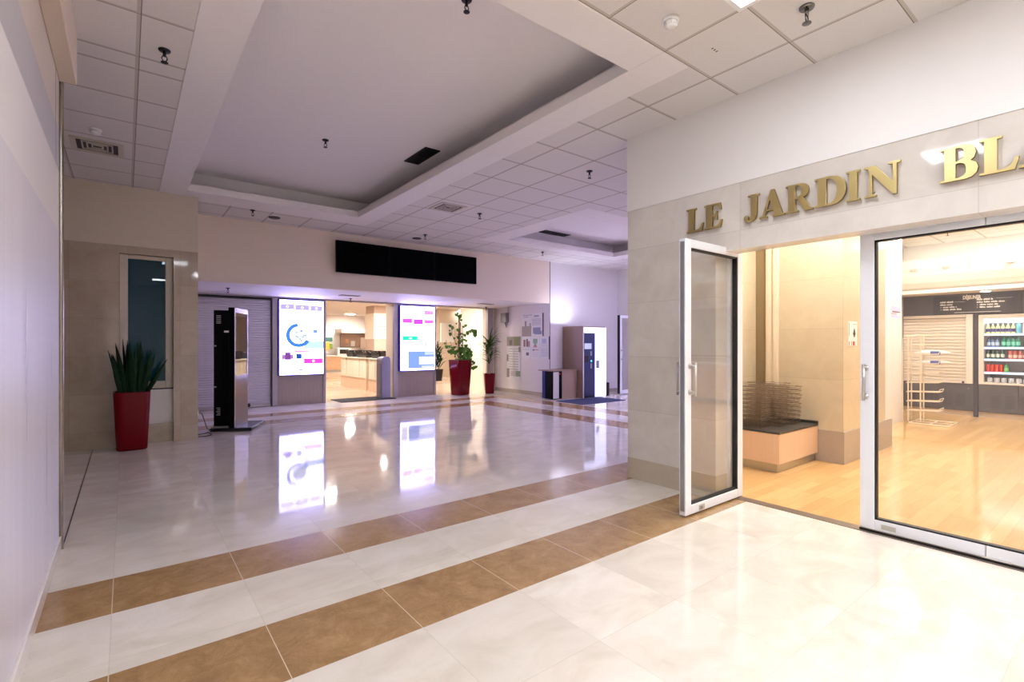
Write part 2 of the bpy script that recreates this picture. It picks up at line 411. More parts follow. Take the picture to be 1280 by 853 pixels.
# far shop front: solid pieces between the openings
FR = MB()
FR.box(.862, 2.67, 12.56, 13.0, 0, 2.53)                # behind the shutter
FR.box(2.67, 3.86, 12.52, 12.9, 0, 2.53)
FR.box(5.68, 6.92, 12.52, 13.0, 0, 2.53)
FR.box(8.92, 9.25, 12.52, 13.0, 0, 2.53); FR.box(.862, 9.25, 12.5, 13.0, 2.53, 3.05)
struct('wall_shopfront', FR, m_fascia)
fr = MB()
for a, c in ((2.67, 2.78), (3.82, 3.88), (5.66, 5.78), (6.88, 6.94)): fr.box(a, c, 12.44, 12.52, 0, 2.5)
fr.box(8.70, 8.90, 12.40, 12.52, 0, 2.5); fr.box(.87, 9.03, 12.42, 12.52, 2.50, 2.53)
struct('trim_shopfront_posts', fr, M('grey_shopfront_metal', (176, 168, 172), .35, .5), .004)
for nm, a, c in (('trim_panel_left', 2.78, 3.82), ('trim_panel_right', 5.78, 6.88)):
    struct(nm, box(a, c, 12.47, 12.52, .10, 2.49), m_taupe)
    struct(nm + '_plinth', box(a, c, 12.465, 12.52, 0, .10), m_taupe)
# storefront on the right
b = MB().box(4.30, 4.50, 2.47, 3.485, .222, 2.877).box(4.30, 4.50, -1.6, 2.47, 2.285, 2.877).box(4.30, 4.50, -6, -1.0, .222, 2.285)
b.box(4.50, 11.8, 3.40, 3.485, 0, 2.877)
struct('wall_storefront_stone', b, m_stone)
struct('wall_storefront_plinth', box(4.297, 4.50, 2.468, 3.488, 0, .222).box(4.297, 4.5, -6, -1.0, 0, .222), m_stonelow)
struct('wall_storefront', box(4.292, 4.50, -6, 3.492, 2.877, ZC).box(4.50, 11.8, 3.40, 3.492, 2.877, ZC), M('white_bulkhead_paint', (236, 233, 229), .5, var=.02))
struct('trim_door_frame', box(4.50, 4.60, -1.0, 2.50, 2.33, 2.45).box(4.50, 4.60, 2.44, 2.50, 0, 2.33).box(4.50, 4.6, -1.06, -1.0, 0, 2.45), m_alu, .004)
# shop shell
struct('wall_shop_side', box(4.6, 14.2, 3.30, 3.40, 0, 3.52), m_stoneP)
struct('wall_shop_back', box(14.1, 14.3, -6, 3.5, 0, 3.52), m_white)
struct('wall_shop_end', box(4.6, 14.2, -6.2, -6, 0, 3.52), m_stoneP)
struct('wall_shop_front', box(4.50, 4.6, -6, -1.06, 0, 3.52).box(4.5, 4.6, -1.06, 3.4, 2.45, 3.6), m_cream)
struct('wall_shop_pillar', box(6.78, 8.30, 2.265, 3.30, 0, 3.52), m_stoneP)
struct('baseboard_shop_pillar', box(6.765, 8.55, 2.25, 3.30, 0, .39), m_greybase, .004)
struct('wall_shop_column', box(10.35, 11.38, 2.85, 3.30, 0, 3.52), m_white)
# narrow window beside the pillar
w = sroot('window_2', (6.8, 3.2, .46), 'frosted olive pane with white frame behind the bench of wire racks')
b = MB()
for k, (ya, yb, xo) in enumerate(((3.005, 3.06, 0), (3.06, 3.09, .02), (3.09, 3.15, .005), (3.15, 3.17, .03))): b.box(6.72 + xo, 6.78, ya, yb, .46, 3.5)
b.build('window_frame', M('cream_frame', (240, 224, 200), .4), w, bevel=.004)
box(6.755, 6.78, 3.17, 3.30, .46, 3.5).build('pane', M('olive_frosted_glass', (150, 130, 98), .25), w)
# canteen shell
struct('wall_canteen_back', box(-1, 24, 26.4, 26.6, 0, 2.95), M('canteen_wall', (222, 208, 198), .6, var=.02))
struct('wall_canteen_left', box(-1.2, -1, 12.5, 27, 0, 3), m_cream)
struct('wall_canteen_right', box(24, 24.2, 12.5, 27, 0, 3), m_cream)
struct('wall_canteen_partition', box(9.7, 12.5, 15.4, 15.6, 0, 2.95), M('warm_cream_partition', (238, 228, 212), .55, var=.02))
struct('wall_canteen_front', box(9.25, 24, 12.5, 12.7, 0, 3).box(-1, .862, 12.5, 12.7, 0, 3), m_cream)

# ================================================================== DOORS
def pull(mb, x, y, z0, z1, ax, s):      # D handle standing off along ax ('x' or 'y') by sign s
    off = .055 * s
    if ax == 'y':
        mb.tube([(x, y + off, z0 - .03), (x, y + off, z1 + .03)], .011, 10)
        for z in (z0, z1): mb.cyl((x, y, z), (x, y + off, z), .012, n=10).cyl((x, y, z), (x, y + .012 * s, z), .022, n=12)
    else:
        mb.tube([(x + off, y, z0 - .03), (x + off, y, z1 + .03)], .011, 10)
        for z in (z0, z1): mb.cyl((x, y, z), (x + off, y, z), .012, n=10).cyl((x, y, z), (x + .012 * s, y, z), .022, n=12)
    return mb
d1 = sroot('door_1', (4.60, 2.40, 0), 'open glass door leaf in white aluminium frame, swung out into the lobby')
b = MB(); X0, X1, Ya, Yb, Z0, Z1 = 3.66, 4.60, 2.37, 2.43, .015, 2.325; GX0, GX1, GZ0, GZ1 = 3.745, 4.515, .09, 2.255
b.box(X0, GX0, Ya, Yb, Z0, Z1).box(GX1, X1, Ya, Yb, Z0, Z1).box(GX0, GX1, Ya, Yb, Z0, GZ0).box(GX0, GX1, Ya, Yb, GZ1, Z1)
b.build('door_frame', m_alu, d1, bevel=.004)
g = MB(); t = .014
g.box(GX0, GX0 + t * .5, Ya + .01, Yb - .01, GZ0, GZ1).box(GX1 - t, GX1, Ya + .005, Yb - .01, GZ0, GZ1).box(GX0, GX1, Ya + .01, Yb - .01, GZ0, GZ0 + t).box(GX0, GX1, Ya + .01, Yb - .01, GZ1 - t, GZ1)
g.build('gasket', m_gasket, d1)
box(GX0 + .004, GX1 - .004, 2.397, 2.405, GZ0 + .004, GZ1 - .004).build('pane', m_glass, d1)
pull(MB(), 3.79 - .07, Ya, 1.04, 1.26, 'y', -1).build('door_handle', m_steel, d1, True)
pull(MB(), 3.79 - .07, Yb, 1.04, 1.26, 'y', 1).build('door_handle', m_steel, d1, True)
MB().cyl((3.90, 2.37, .05), (3.90, 2.355, .05), .016).box(3.86, 3.94, 2.364, 2.37, .03, .07).build('lock', m_steel, d1)
box(3.6595, 3.66, 2.38, 2.42, .05, 2.3).cyl((3.66, 2.40, 2.29), (3.655, 2.40, 2.29), .012).build('edge_plate', m_alug, d1)

d2 = sroot('door_2', (4.56, .5, 0), 'closed wide glass door leaf with white aluminium frame under the gold sign')
b = MB(); Xa, Xb = 4.53, 4.59; yT, gT, yE = 1.40, 1.305, -.96; gE = -.87
b.box(Xa, Xb, gT, yT, .02, 2.31).box(Xa, Xb, yE, gE, .02, 2.31).box(Xa, Xb, .683, gT, .02, .10).box(Xa, Xb, gE, .679, .02, .10)
b.box(Xa, Xb, .683, gT, 2.24, 2.31).box(Xa, Xb, gE, .679, 2.24, 2.31)
b.build('door_frame', m_alu, d2, bevel=.004)
g = MB().box(Xa + .004, Xb - .01, gT - .012, gT, .10, 2.24).box(Xa + .008, Xb - .01, gE, gE + .012, .10, 2.24).box(Xa + .004, Xb - .01, gE, gT, .10, .112).box(Xa + .004, Xb - .01, gE, gT, 2.228, 2.24)
g.build('gasket', m_gasket, d2)
box(4.556, 4.564, gE, gT, .10, 2.24).build('pane', m_glass, d2)
pull(MB(), Xa, 1.36, 1.04, 1.26, 'x', -1).build('door_handle', m_steel, d2, True)
pull(MB(), Xb, 1.34, 1.04, 1.26, 'x', 1).build('door_handle', m_steel, d2, True)
box(4.524, 4.53, 1.17, 1.26, .04, .075).box(4.521, 4.53, 1.195, 1.225, .05, .066).build('lock', m_steel, d2)
box(4.515, 4.53, -.96, 1.40, .004, .018).build('bottom_seal', m_dark, d2)
box(4.521, 4.531, .56, .70, .006, .03).build('pivot_cover', m_chrome, d2)

d3 = sroot('door_3', (11.8, 9.25, 0), 'distant open glass door leaf beside the coffee corner')
b = MB().box(11.03, 11.11, 9.22, 9.28, .02, 2.25).box(11.7, 11.78, 9.22, 9.28, .02, 2.25).box(11.11, 11.7, 9.22, 9.28, .02, .12).box(11.11, 11.7, 9.22, 9.28, 2.17, 2.25)
b.build('door_frame', m_alu, d3, bevel=.004)
box(11.01, 11.03, 9.22, 9.30, .02, 2.25).build('edge_plate', m_dark, d3)
box(11.11, 11.7, 9.245, 9.255, .12, 2.17).build('pane', m_glass, d3)
pull(MB(), 11.07, 9.22, 1.0, 1.25, 'y', -1).build('door_handle', m_steel, d3, True)

# ================================================================== GOLD SIGN
GL = {
 'L': [[(0,0),(.72,0),(.80,.33),(.74,.33),(.68,.18),(.58,.08),(.36,.06),(.36,.94),(.46,.95),(.46,1),(0,1),(0,.95),(.1,.94),(.1,.06),(0,.05)]],
 'E': [[(0,0),(.72,0),(.80,.30),(.74,.30),(.67,.15),(.56,.07),(.36,.06),(.36,.48),(.46,.47),(.52,.41),(.54,.34),(.58,.34),(.58,.68),(.54,.68),(.52,.60),(.46,.54),(.36,.53),(.36,.94),(.54,.93),(.64,.87),(.70,.74),(.76,.74),(.72,1),(0,1),(0,.95),(.1,.94),(.1,.06),(0,.05)]],
 'J': [[(.17,1),(.66,1),(.66,.95),(.56,.94),(.56,.28),(.53,.14),(.46,.04),(.34,-.02),(.2,-.04),(.08,-.01),(0,.06),(0,.16),(.05,.22),(.13,.22),(.18,.16),(.17,.07),(.22,.03),(.28,.06),(.30,.16),(.30,.94),(.17,.95)]],
 'A': [[(0,0),(.32,0),(.32,.05),(.22,.07),(.28,.25),(.58,.25),(.64,.07),(.55,.05),(.55,0),(1.02,0),(1.02,.05),(.94,.07),(.60,1.02),(.47,1.02),(.13,.09),(.08,.06),(0,.05)], [(.30,.31),(.56,.31),(.43,.68)]],
 'R': [[(0,0),(.46,0),(.46,.05),(.36,.06),(.36,.46),(.44,.46),(.70,0),(1.0,0),(1.0,.05),(.92,.08),(.66,.49),(.76,.54),(.83,.63),(.85,.75),(.82,.87),(.74,.95),(.60,1),(0,1),(0,.95),(.1,.94),(.1,.06),(0,.05)], [(.36,.53),(.46,.53),(.55,.57),(.59,.66),(.59,.82),(.55,.90),(.46,.94),(.36,.94)]],
 'D': [[(0,0),(.52,0),(.70,.04),(.84,.14),(.93,.30),(.96,.50),(.93,.70),(.84,.86),(.70,.96),(.52,1),(0,1),(0,.95),(.1,.94),(.1,.06),(0,.05)], [(.36,.06),(.48,.07),(.60,.14),(.67,.28),(.70,.50),(.67,.72),(.60,.86),(.48,.93),(.36,.94)]],
 'I': [[(0,0),(.46,0),(.46,.05),(.36,.06),(.36,.94),(.46,.95),(.46,1),(0,1),(0,.95),(.1,.94),(.1,.06),(0,.05)]],
 'N': [[(0,0),(.34,0),(.34,.05),(.22,.07),(.22,.74),(.80,-.02),(.90,-.02),(.90,.93),(1.0,.95),(1.0,1),(.68,1),(.68,.95),(.80,.93),(.80,.36),(.32,1),(0,1),(0,.95),(.1,.92),(.14,.87),(.14,.07),(0,.05)]],
 'B': [[(0,0),(.58,0),(.74,.04),(.85,.14),(.88,.28),(.84,.42),(.70,.51),(.79,.58),(.83,.72),(.80,.86),(.72,.95),(.58,1),(0,1),(0,.95),(.1,.94),(.1,.06),(0,.05)], [(.36,.06),(.46,.06),(.56,.10),(.61,.19),(.61,.34),(.57,.44),(.48,.49),(.36,.49)], [(.36,.55),(.44,.55),(.52,.59),(.57,.68),(.57,.80),(.53,.90),(.46,.94),(.36,.94)]],
}
sign = thing('shop_sign', 'gold raised capital letters over the glass doors on the beige stone band', 'sign', (4.30, 1.5, 2.51))
def letter(ch, yl, yr):
    out = GL[ch]; w = max(p[0] for p in out[0]) - min(p[0] for p in out[0]); x0 = min(p[0] for p in out[0])
    cu = bpy.data.curves.new('letter', 'CURVE'); cu.dimensions = '2D'; cu.fill_mode = 'BOTH'; cu.extrude = .011; cu.bevel_depth = .0015
    sx = (yl - yr) / w
    for pl in out:
        sp = cu.splines.new('POLY'); sp.points.add(len(pl) - 1); sp.use_cyclic_u = True
        for q, (a, h) in zip(sp.points, pl): q.co = ((a - x0) * sx, h * .222, 0, 1)
    ob = bpy.data.objects.new('letter', cu); C.objects.link(ob)
    ob.matrix_world = Matrix.Translation((4.30 - .027, yl, 2.51)) @ FACE['-x']
    o = to_mesh(ob, 'letter', m_gold, sign); o.data.materials.append(m_goldside)
    for p in o.data.polygons:
        if abs(p.normal.x) < .5: p.material_index = 1
    MB().cyl((4.30, yl - .05, 2.55), (4.283, yl - .05, 2.55), .006, n=8).build('standoff', m_steel, o)
    return o
for ch, a, c in (('L', 2.748, 2.575), ('E', 2.565, 2.39), ('J', 2.185, 2.055), ('A', 2.052, 1.849), ('R', 1.838, 1.636), ('D', 1.622, 1.408), ('I', 1.405, 1.318), ('N', 1.290, 1.076), ('B', .860, .676), ('L', .668, .493), ('A', .493, .29)):
    letter(ch, a, c)

# ================================================================== CEILING FITTINGS
def panel_light(x0, x1, y0, y1, label, grp='ceiling light panels', mt=None):
    t = thing('ceiling_light', label, 'light', ((x0 + x1) / 2, (y0 + y1) / 2, ZC), grp)
    MB_ = MB(); holes(MB_, x0 - .012, x1 + .012, y0 - .012, y1 + .012, ZC - .012, ZC, [(x0 + .02, x1 - .02, y0 + .02, y1 - .02)]); MB_.build('frame', m_whitep, t)
    box(x0 + .02, x1 - .02, y0 + .02, y1 - .02, ZC - .008, ZC - .001).build('diffuser', mt or m_lightpanel, t)
    return t
panel_light(2.58, 3.20, 1.07, 1.67, 'square lit ceiling panel at the top edge above the shop entrance')
panel_light(.76, 1.37, 1.07, 1.67, 'lit ceiling panel mirrored in the stone over the gold sign')
panel_light(1.7, 2.3, -1.4, -.8, 'lit ceiling panel behind the viewer nearest the left wall', mt=m_lightpanel2)
panel_light(3.2, 3.8, -1.4, -.8, 'lit ceiling panel behind the viewer beside the shop wall', mt=m_lightpanel2)
panel_light(.7, 1.3, -3.4, -2.8, 'lit ceiling panel far behind the viewer', mt=m_lightpanel2)
panel_light(2.8, 3.4, -3.9, -3.3, 'lit ceiling panel furthest behind the viewer', mt=m_lightpanel2)

for x, y_, lb in ((8.5, 4.4, 'unseen violet fill panel added round the corner nearest the storefront'), (10.6, 4.4, 'unseen violet fill panel added round the corner by the far right wall'), (10.6, 6.3, 'unseen violet fill panel added in the right wing beyond the small recess')):
    panel_light(x - .31, x + .31, y_ - .31, y_ + .31, lb, mt=m_violetfill)  # unseen panels added as violet fill light to lift the lobby
def sprinkler(x, y, z, label, s=1.0, m=None, g='ceiling sprinklers'):
    t = thing('sprinkler', label, 'sprinkler', (x, y, z), g); m = m or m_dark
    MB().lathe([(.036 * s, z - .012 * s), (.040 * s, z - .006 * s), (.040 * s, z)], x, y, 20).build('escutcheon', m, t, True)
    b = MB().cyl((x, y, z - .01 * s), (x, y, z - .05 * s), .013 * s, .010 * s)
    for k in (-1, 1): b.tube([(x + .010 * k * s, y, z - .045 * s), (x + .018 * k * s, y, z - .065 * s), (x + .006 * k * s, y, z - .088 * s)], .004 * s)
    b.build('body', m, t, True)
    MB().lathe([(.004 * s, z - .098 * s), (.024 * s, z - .096 * s), (.024 * s, z - .092 * s), (.004 * s, z - .088 * s)], x, y, 16).build('deflector', m, t)
    return t
sprinkler(3.53, 1.39, ZC, 'chrome sprinkler head near the top edge beside the lit ceiling panel', 1.15, M('dark_chrome', (120, 118, 116), .15, 1))
for x, y, z, lb in ((4.69, 4.42, ZC, 'dark sprinkler in the tiled ceiling near the storefront corner'), (4.75, 7.01, ZC, 'dark sprinkler in the tiled ceiling beside the square air vent'),
                    (4.80, 9.05, ZC, 'dark sprinkler hanging above the wall screens'), (7.94, 9.02, ZC, 'dark sprinkler between the small ceiling recess and the fascia'),
                    (1.66, 9.14, ZC, 'dark sprinkler on the tile strip behind the large ceiling recess'), (.23, 4.56, ZC, 'dark sprinkler in the left tile strip near the beam'),
                    (2.01, 3.14, 4.02, 'dark sprinkler cut by the top edge in the large ceiling recess'), (1.99, 6.40, 4.02, 'dark sprinkler in the middle of the large ceiling recess'),
                    (7.55, 6.75, 4.02, 'dark sprinkler inside the small ceiling recess'), (1.567, 11.01, 2.53, 'dark sprinkler under the soffit above the roller shutter'),
                    (4.26, 11.8, 2.53, 'dark sprinkler under the soffit between the two lit screens'), (8.43, 12.1, 2.53, 'dark sprinkler under the soffit above the small palm'),
                    (11.9, 2.3, 3.52, 'dark sprinkler in the shop ceiling seen through the glass')):
    sprinkler(x, y, z, lb)
def detector(x, y, z, label, s=1, m=None):
    t = thing('smoke_detector', label, 'smoke detector', (x, y, z), 'smoke detectors'); m = m or m_whitep
    MB().lathe([(.048 * s, z - .022 * s), (.055 * s, z - .015 * s), (.055 * s, z)], x, y, 28).build('base', m, t, True)
    b = MB().lathe([(.020 * s, z - .058 * s), (.040 * s, z - .050 * s), (.044 * s, z - .03 * s), (.044 * s, z - .022 * s)], x, y, 28)
    for k in range(10):
        a = k * math.pi / 5; b.box(x + .043 * s * math.cos(a) - .003, x + .043 * s * math.cos(a) + .003, y + .043 * s * math.sin(a) - .003, y + .043 * s * math.sin(a) + .003, z - .046 * s, z - .022 * s)
    b.build('sensor_cap', m, t, True); return t
detector(2.93, 2.01, ZC, 'large white smoke detector in the ceiling near the top edge')
p = at_z(893, 62, ZC); t = thing('ceiling_fitting', 'three tiny dark slots in the ceiling tile right of the large smoke detector', 'fitting', (p.x, p.y, ZC))
for k in range(3): box(p.x - .03 + k * .03, p.x - .023 + k * .03, p.y - .008, p.y + .008, ZC - .003, ZC).build('slot', m_anthd, t)
detector(-.25, 6.69, ZC, 'pale smoke detector in the left ceiling strip next to the air vent')
for (u, v, lb) in ((343, 272, 'flat dark ceiling speaker in the tile strip before the fascia'), (521, 298, 'flat dark ceiling speaker above the wall screens')):
    p = at_z(u, v, ZC)
    tag(MB().lathe([(.085, ZC - .014), (.095, ZC - .008), (.095, ZC)], p.x, p.y, 24).build('ceiling_speaker', m_dark, smooth=False), lb, 'speaker', 'ceiling speakers')
def vent(x0, x1, y0, y1, z, label, rings=4):
    t = thing('ceiling_vent', label, 'vent', ((x0 + x1) / 2, (y0 + y1) / 2, z), 'ceiling air vents')
    box(x0 + .03, x1 - .03, y0 + .03, y1 - .03, z - .003, z).build('backing', m_gasket, t)
    b = MB(); holes(b, x0, x1, y0, y1, z - .014, z - .0031, [(x0 + .05, x1 - .05, y0 + .05, y1 - .05)]); b.build('frame', M('cream_vent_metal', (206, 196, 180), .5), t, bevel=.003)
    b = MB()
    for k in range(1, rings):
        e = .05 + (min(x1 - x0, y1 - y0) / 2 - .06) * k / rings
        if x1 - x0 > 2 * e + .03 and y1 - y0 > 2 * e + .03: holes(b, x0 + e, x1 - e, y0 + e, y1 - e, z - .016 + k * .002, z - .0031, [(x0 + e + .014, x1 - e - .014, y0 + e + .014, y1 - e - .014)])
    b.build('louvre', M('cream_vent_louvre', (196, 186, 170), .5), t); return t
vent(-.48, -.02, 7.02, 7.48, ZC, 'square louvred air vent in the left ceiling strip')
vent(3.90, 4.36, 6.78, 7.24, ZC, 'square louvred air vent in the tiled ceiling right of the large recess')
def grille(x0, x1, y0, y1, z, label):
    t = thing('ceiling_grille', label, 'vent', ((x0 + x1) / 2, (y0 + y1) / 2, z), 'dark ceiling grilles')
    b = MB(); ym = (y0 + y1) / 2
    holes(b, x0, x1, y0, y1, z - .012, z, [(x0 + .02, x1 - .02, y0 + .02, ym - .01), (x0 + .02, x1 - .02, ym + .01, y1 - .02)]); b.build('frame', m_dark, t)
    b = MB(); b.box(x0 + .02, x1 - .02, y0 + .02, y1 - .02, z - .002, z)
    for k in range(9): xx = x0 + .03 + k * (x1 - x0 - .06) / 8; b.box(xx - .003, xx + .003, y0 + .02, y1 - .02, z - .010, z - .002)
    b.build('slat', m_gasket, t)
grille(3.09, 3.31, 5.82, 6.45, 4.02, 'dark double air grille near the right side of the large ceiling recess')
p = at_z(690, 293, 4.02); q = at_z(721, 297.5, 4.02)
grille(7.5, 8.3, 8.42, 8.66, 4.02, 'dark air grille at the far side of the small ceiling recess')
for u, v, lb in ((437, 369.5, 'slim dark grille flush in the soffit right of the left lit screen'), (487 + 120, 380, 'slim dark grille flush in the soffit above the tall palm')):
    p = at_z(u, v, 2.53); tag(box(p.x - .22, p.x + .22, p.y - .10, p.y + .10, 2.522, 2.53).build('soffit_grille', m_dark), lb, 'vent', 'soffit grilles')

# ================================================================== WALL SCREENS (off) AND LIT SCREENS
for x0, x1, lb in ((3.27, 4.375, 'black switched-off wall screen, left of the row of three'), (4.39, 5.45, 'black switched-off wall screen in the middle of the row of three'), (5.475, 6.58, 'black switched-off wall screen, right of the row of three')):
    t = thing('television', lb, 'television', ((x0 + x1) / 2, 9.97, 2.86), 'black wall screens on the fascia')
    box(x0, x1, 9.84, 9.90, 2.86, 3.49).build('housing', m_black, t, bevel=.006)
    box(x0 + .012, x1 - .012, 9.836, 9.842, 2.875, 3.478).build('screen', m_blackg, t)
    box((x0 + x1) / 2 - .2, (x0 + x1) / 2 + .2, 9.90, 9.9685, 3.0, 3.35).build('bracket', m_dark, t)

EMC = {}
def ec(rgb, s):
    k = (rgb, s)
    if k not in EMC: EMC[k] = EM('screen_light_%d' % len(EMC), rgb, s)
    return EMC[k]
SCR, SCT = 12.0, 1.6
def lit_screen(x0, x1, label, layout):
    z0, z1, yf = .70, 2.48, 12.36
    t = thing('advertising_screen', label, 'screen', ((x0 + x1) / 2, 12.47, z0), 'lit advertising screens at the canteen entrance')
    box(x0, x1, yf + .01, 12.47, z0, z1).build('housing', M('painted_glow_bezel', (64, 54, 190), .3), t, bevel=.004)  # violet glow at the screen edges is painted into the bezel colour
    ex, W, Hh = x0 + .02, x1 - x0 - .04, z1 - z0 - .03
    b = box(ex, ex + W, yf + .003, yf + .009, z0 + .015, z0 + .015 + Hh).build('display', ec((182, 176, 255), SCR), t)
    groups = {}
    for (a, c, e, f, rgb, *rest) in layout:      # a..c across, e..f down from the top, 0..1
        nm = rest[0] if rest else 'picture_block'
        k = rest[1] if len(rest) > 1 else .8
        mb = MB(); groups[len(groups), nm, rgb, k] = mb
        mb.box(ex + a * W, ex + c * W, yf - .0004 * len(groups), yf + .003, z0 + .015 + Hh * (1 - f), z0 + .015 + Hh * (1 - e))
    for (_, nm, rgb, k), mb in groups.items(): mb.build(nm, ec(rgb, SCT * k), t)
    return t, ex, W, z0 + .015, Hh, yf
def disc(t, cx, cz, r0, r1, a0, a1, yf, m, name):
    b = MB(); n = 28; vs = []
    for i in range(n + 1):
        a = R(a0 + (a1 - a0) * i / n)
        for r in (r0, r1):
            for y in (yf - .003, yf): vs.append((cx + math.cos(a) * r, y, cz + math.sin(a) * r))
    fs = []
    for i in range(n):
        o = i * 4; p = o + 4; fs += [(o, p, p + 2, o + 2), (o + 2, p + 2, p + 3, o + 3), (o + 1, o + 3, p + 3, p + 1), (o, o + 1, p + 1, p)]
    b.add(vs, fs); return b.build(name, m, t)
lil, lil2, pink, blue, lb_ = (176, 160, 226), (206, 200, 246), (236, 70, 190), (70, 130, 226), (190, 220, 255)
L1 = [(.02, .32, .055, .125, lil), (.35, .66, .06, .13, lil), (.69, .97, .065, .135, lil), (.10, .52, .02, .03, lil2), (.46, .51, .275, .285, lil), (.92, .98, .275, .285, lil),
      (0, 1, .333, .341, (120, 110, 170), 'divider'), (0, 1, .663, .671, (120, 110, 170), 'divider'), (.55, 1, .55, .65, lb_), (.76, .86, .39, .44, (120, 150, 210)), (.52, .58, .58, .595, (60, 80, 150)),
      (.33, .66, .675, .695, pink), (.88, .98, .675, .69, (220, 150, 220)), (.37, .49, .72, .79, (40, 80, 170)), (.54, .98, .785, .855, pink, 'picture_block', .9), (.05, .30, .73, .79, (170, 110, 190)), (.12, .24, .70, .80, (120, 70, 140)),
      (.02, .34, .853, .862, (90, 110, 160)), (.43, .51, .925, .945, (140, 130, 180)), (.04, .20, .985, .992, (110, 110, 170))]
t, ex, W, zb, Hh, yf = lit_screen(2.785, 3.815, 'tall lit screen of menu tiles left of the canteen opening, plate picture in its middle', L1)
disc(t, ex + W * .42, zb + Hh * .53, .20 * W, .285 * W, 95, 330, yf - .012, ec(blue, SCT * .75), 'plate_rim')
disc(t, ex + W * .44, zb + Hh * .52, .0, .17 * W, 0, 360, yf - .010, ec((214, 220, 244), SCT * .9), 'plate')
random.seed(3)
for k in range(12):
    a, c = random.uniform(.28, .56), random.uniform(.40, .57)
    box(ex + a * W, ex + (a + .04) * W, yf - .017, yf - .013, zb + Hh * (1 - c), zb + Hh * (1 - c) + .02).build('food_piece', ec((130, 160, 214), SCT * .6), t)
for cx_, cz_ in ((.17, .09), (.5, .095), (.83, .10), (.76, .82)): disc(t, ex + W * cx_, zb + Hh * (1 - cz_), .014, .032, 0, 360, yf - .009, ec((235, 228, 255), SCT), 'icon')
L2 = [(.07, .16, .022, .03, (90, 80, 120)), (.28, .95, .02, .035, (226, 160, 240)), (.68, .96, .06, .125, (214, 150, 236)), (.05, .33, .195, .265, (220, 90, 216)), (.37, .65, .20, .28, (200, 80, 216)), (.69, .97, .205, .265, (218, 110, 220)),
      (.03, .30, .185, .19, (200, 190, 220)), (0, 1, .340, .348, (150, 190, 210), 'divider'), (.04, .30, .32, .33, (160, 220, 200)), (.05, .49, .465, .535, (40, 214, 178), 'button', .9), (.23, .32, .485, .515, (220, 255, 244), 'button_icon'),
      (0, 1, .670, .678, (150, 150, 200), 'divider'), (.22, .99, .705, .97, (130, 160, 236), 'picture', .75), (.53, .97, .79, .91, (236, 236, 255), 'caption', 1.0), (.02, .20, .72, .96, (232, 230, 250), 'picture'), (.70, .98, .715, .76, (190, 205, 246)), (.60, .96, .93, .965, (196, 206, 246)), (.13, .17, .39, .44, (190, 205, 240)), (.70, .76, .55, .63, (196, 210, 240))]
t, *_ = lit_screen(5.80, 6.87, 'tall lit screen with pink tiles and a green button left of the big potted climber', L2)

# shutter, left ---------------------------------------------------------
def shutter(name, label, ax, a0, a1, z0, z1, pos, m, n, guide, grp=None, dp=.012):
    t = thing(name, label, 'shutter', ((a0 + a1) / 2, pos, z0) if ax == 'y' else (pos, (a0 + a1) / 2, z0), grp)
    b = MB(); h = (z1 - z0) / n; prof = []
    for i in range(n):
        z = z0 + i * h; prof += [(-.004, z + h * .02), (.004, z + h * .06), (dp, z + h * .18), (dp, z + h * .70), (.004, z + h * .84), (-.004, z + h * .88)]
    k = len(prof); vs = []
    for d, z in prof:
        for a in (a0, a1):
            vs.append((a, pos - d, z) if ax == 'y' else (pos - d, a, z))
    vs += [((a0, pos + .03, z0), (a1, pos + .03, z0), (a0, pos + .03, z1), (a1, pos + .03, z1)) if ax == 'y' else ((pos + .03, a0, z0), (pos + .03, a1, z0), (pos + .03, a0, z1), (pos + .03, a1, z1))][0]
    fs = [(2 * i, 2 * i + 1, 2 * i + 3, 2 * i + 2) for i in range(k - 1)] + [(2 * k, 2 * k + 2, 2 * k + 3, 2 * k + 1)]
    b.add(vs, fs); b.build('slat_curtain', m, t)
    return t
t = shutter('roller_shutter', 'closed lilac-white roller shutter behind the black kiosk', 'y', .87, 2.64, .07, 2.46, 12.50, m_shut, 46, None)
box(.87, 2.64, 12.46, 12.54, .01, .07).build('bottom_rail', M('shutter_rail', (190, 182, 184), .4, .4), t, bevel=.003)
box(.87, 2.66, 12.42, 12.52, 2.46, 2.50).build('head_box', m_dark, t)
box(2.64, 2.67, 12.44, 12.54, 0, 2.46).build('guide', m_dark, t)
box(2.13, 2.21, 12.44, 12.46, .02, .10).build('lock', m_dark, t)

# ================================================================== KIOSK
KO, KA = (1.075, 9.405), R(-25.5)
t = thing('information_kiosk', 'tall black information kiosk standing before the lilac roller shutter', 'kiosk', (1.45, 9.5, 0))
def kb(*a): return MB().box(*a)
def kput(mb, name, m, bevel=0, parent=None): return mb.turn(*KO, KA).build(name, m, parent or t, bevel=bevel)
kput(kb(0, .63, 0, .79, .008, .06), 'base_plate', M('kiosk_base', (22, 22, 28), .25), .006)
for a in (.06, .57):
    for c in (.06, .73): kput(MB().cyl((a, c, 0), (a, c, .008), .02), 'foot', m_gasket)
kput(kb(.262, .352, .05, .75, .06, 2.045), 'body', m_black, .004)
face = MB().box(.352, .362, .05, .075, .06, 2.045).box(.352, .362, .725, .75, .06, 2.045).box(.352, .362, .075, .725, 1.965, 2.045)
kput(face, 'face_frame', M('silver_frame', (176, 176, 186), .22, .9), .002)
kput(kb(.352, .360, .075, .725, .91, 1.965), 'screen', m_mirror)
kput(kb(.352, .361, .075, .725, .06, .91), 'front_panel', M('brushed_bronze_panel', (112, 104, 106), .3, .85, stretch=(1, 1, 20)), .002)
rb = kput(kb(.02, .262, .12, .62, .06, 2.0), 'rear_cabinet', m_black, .004)
vb = MB()
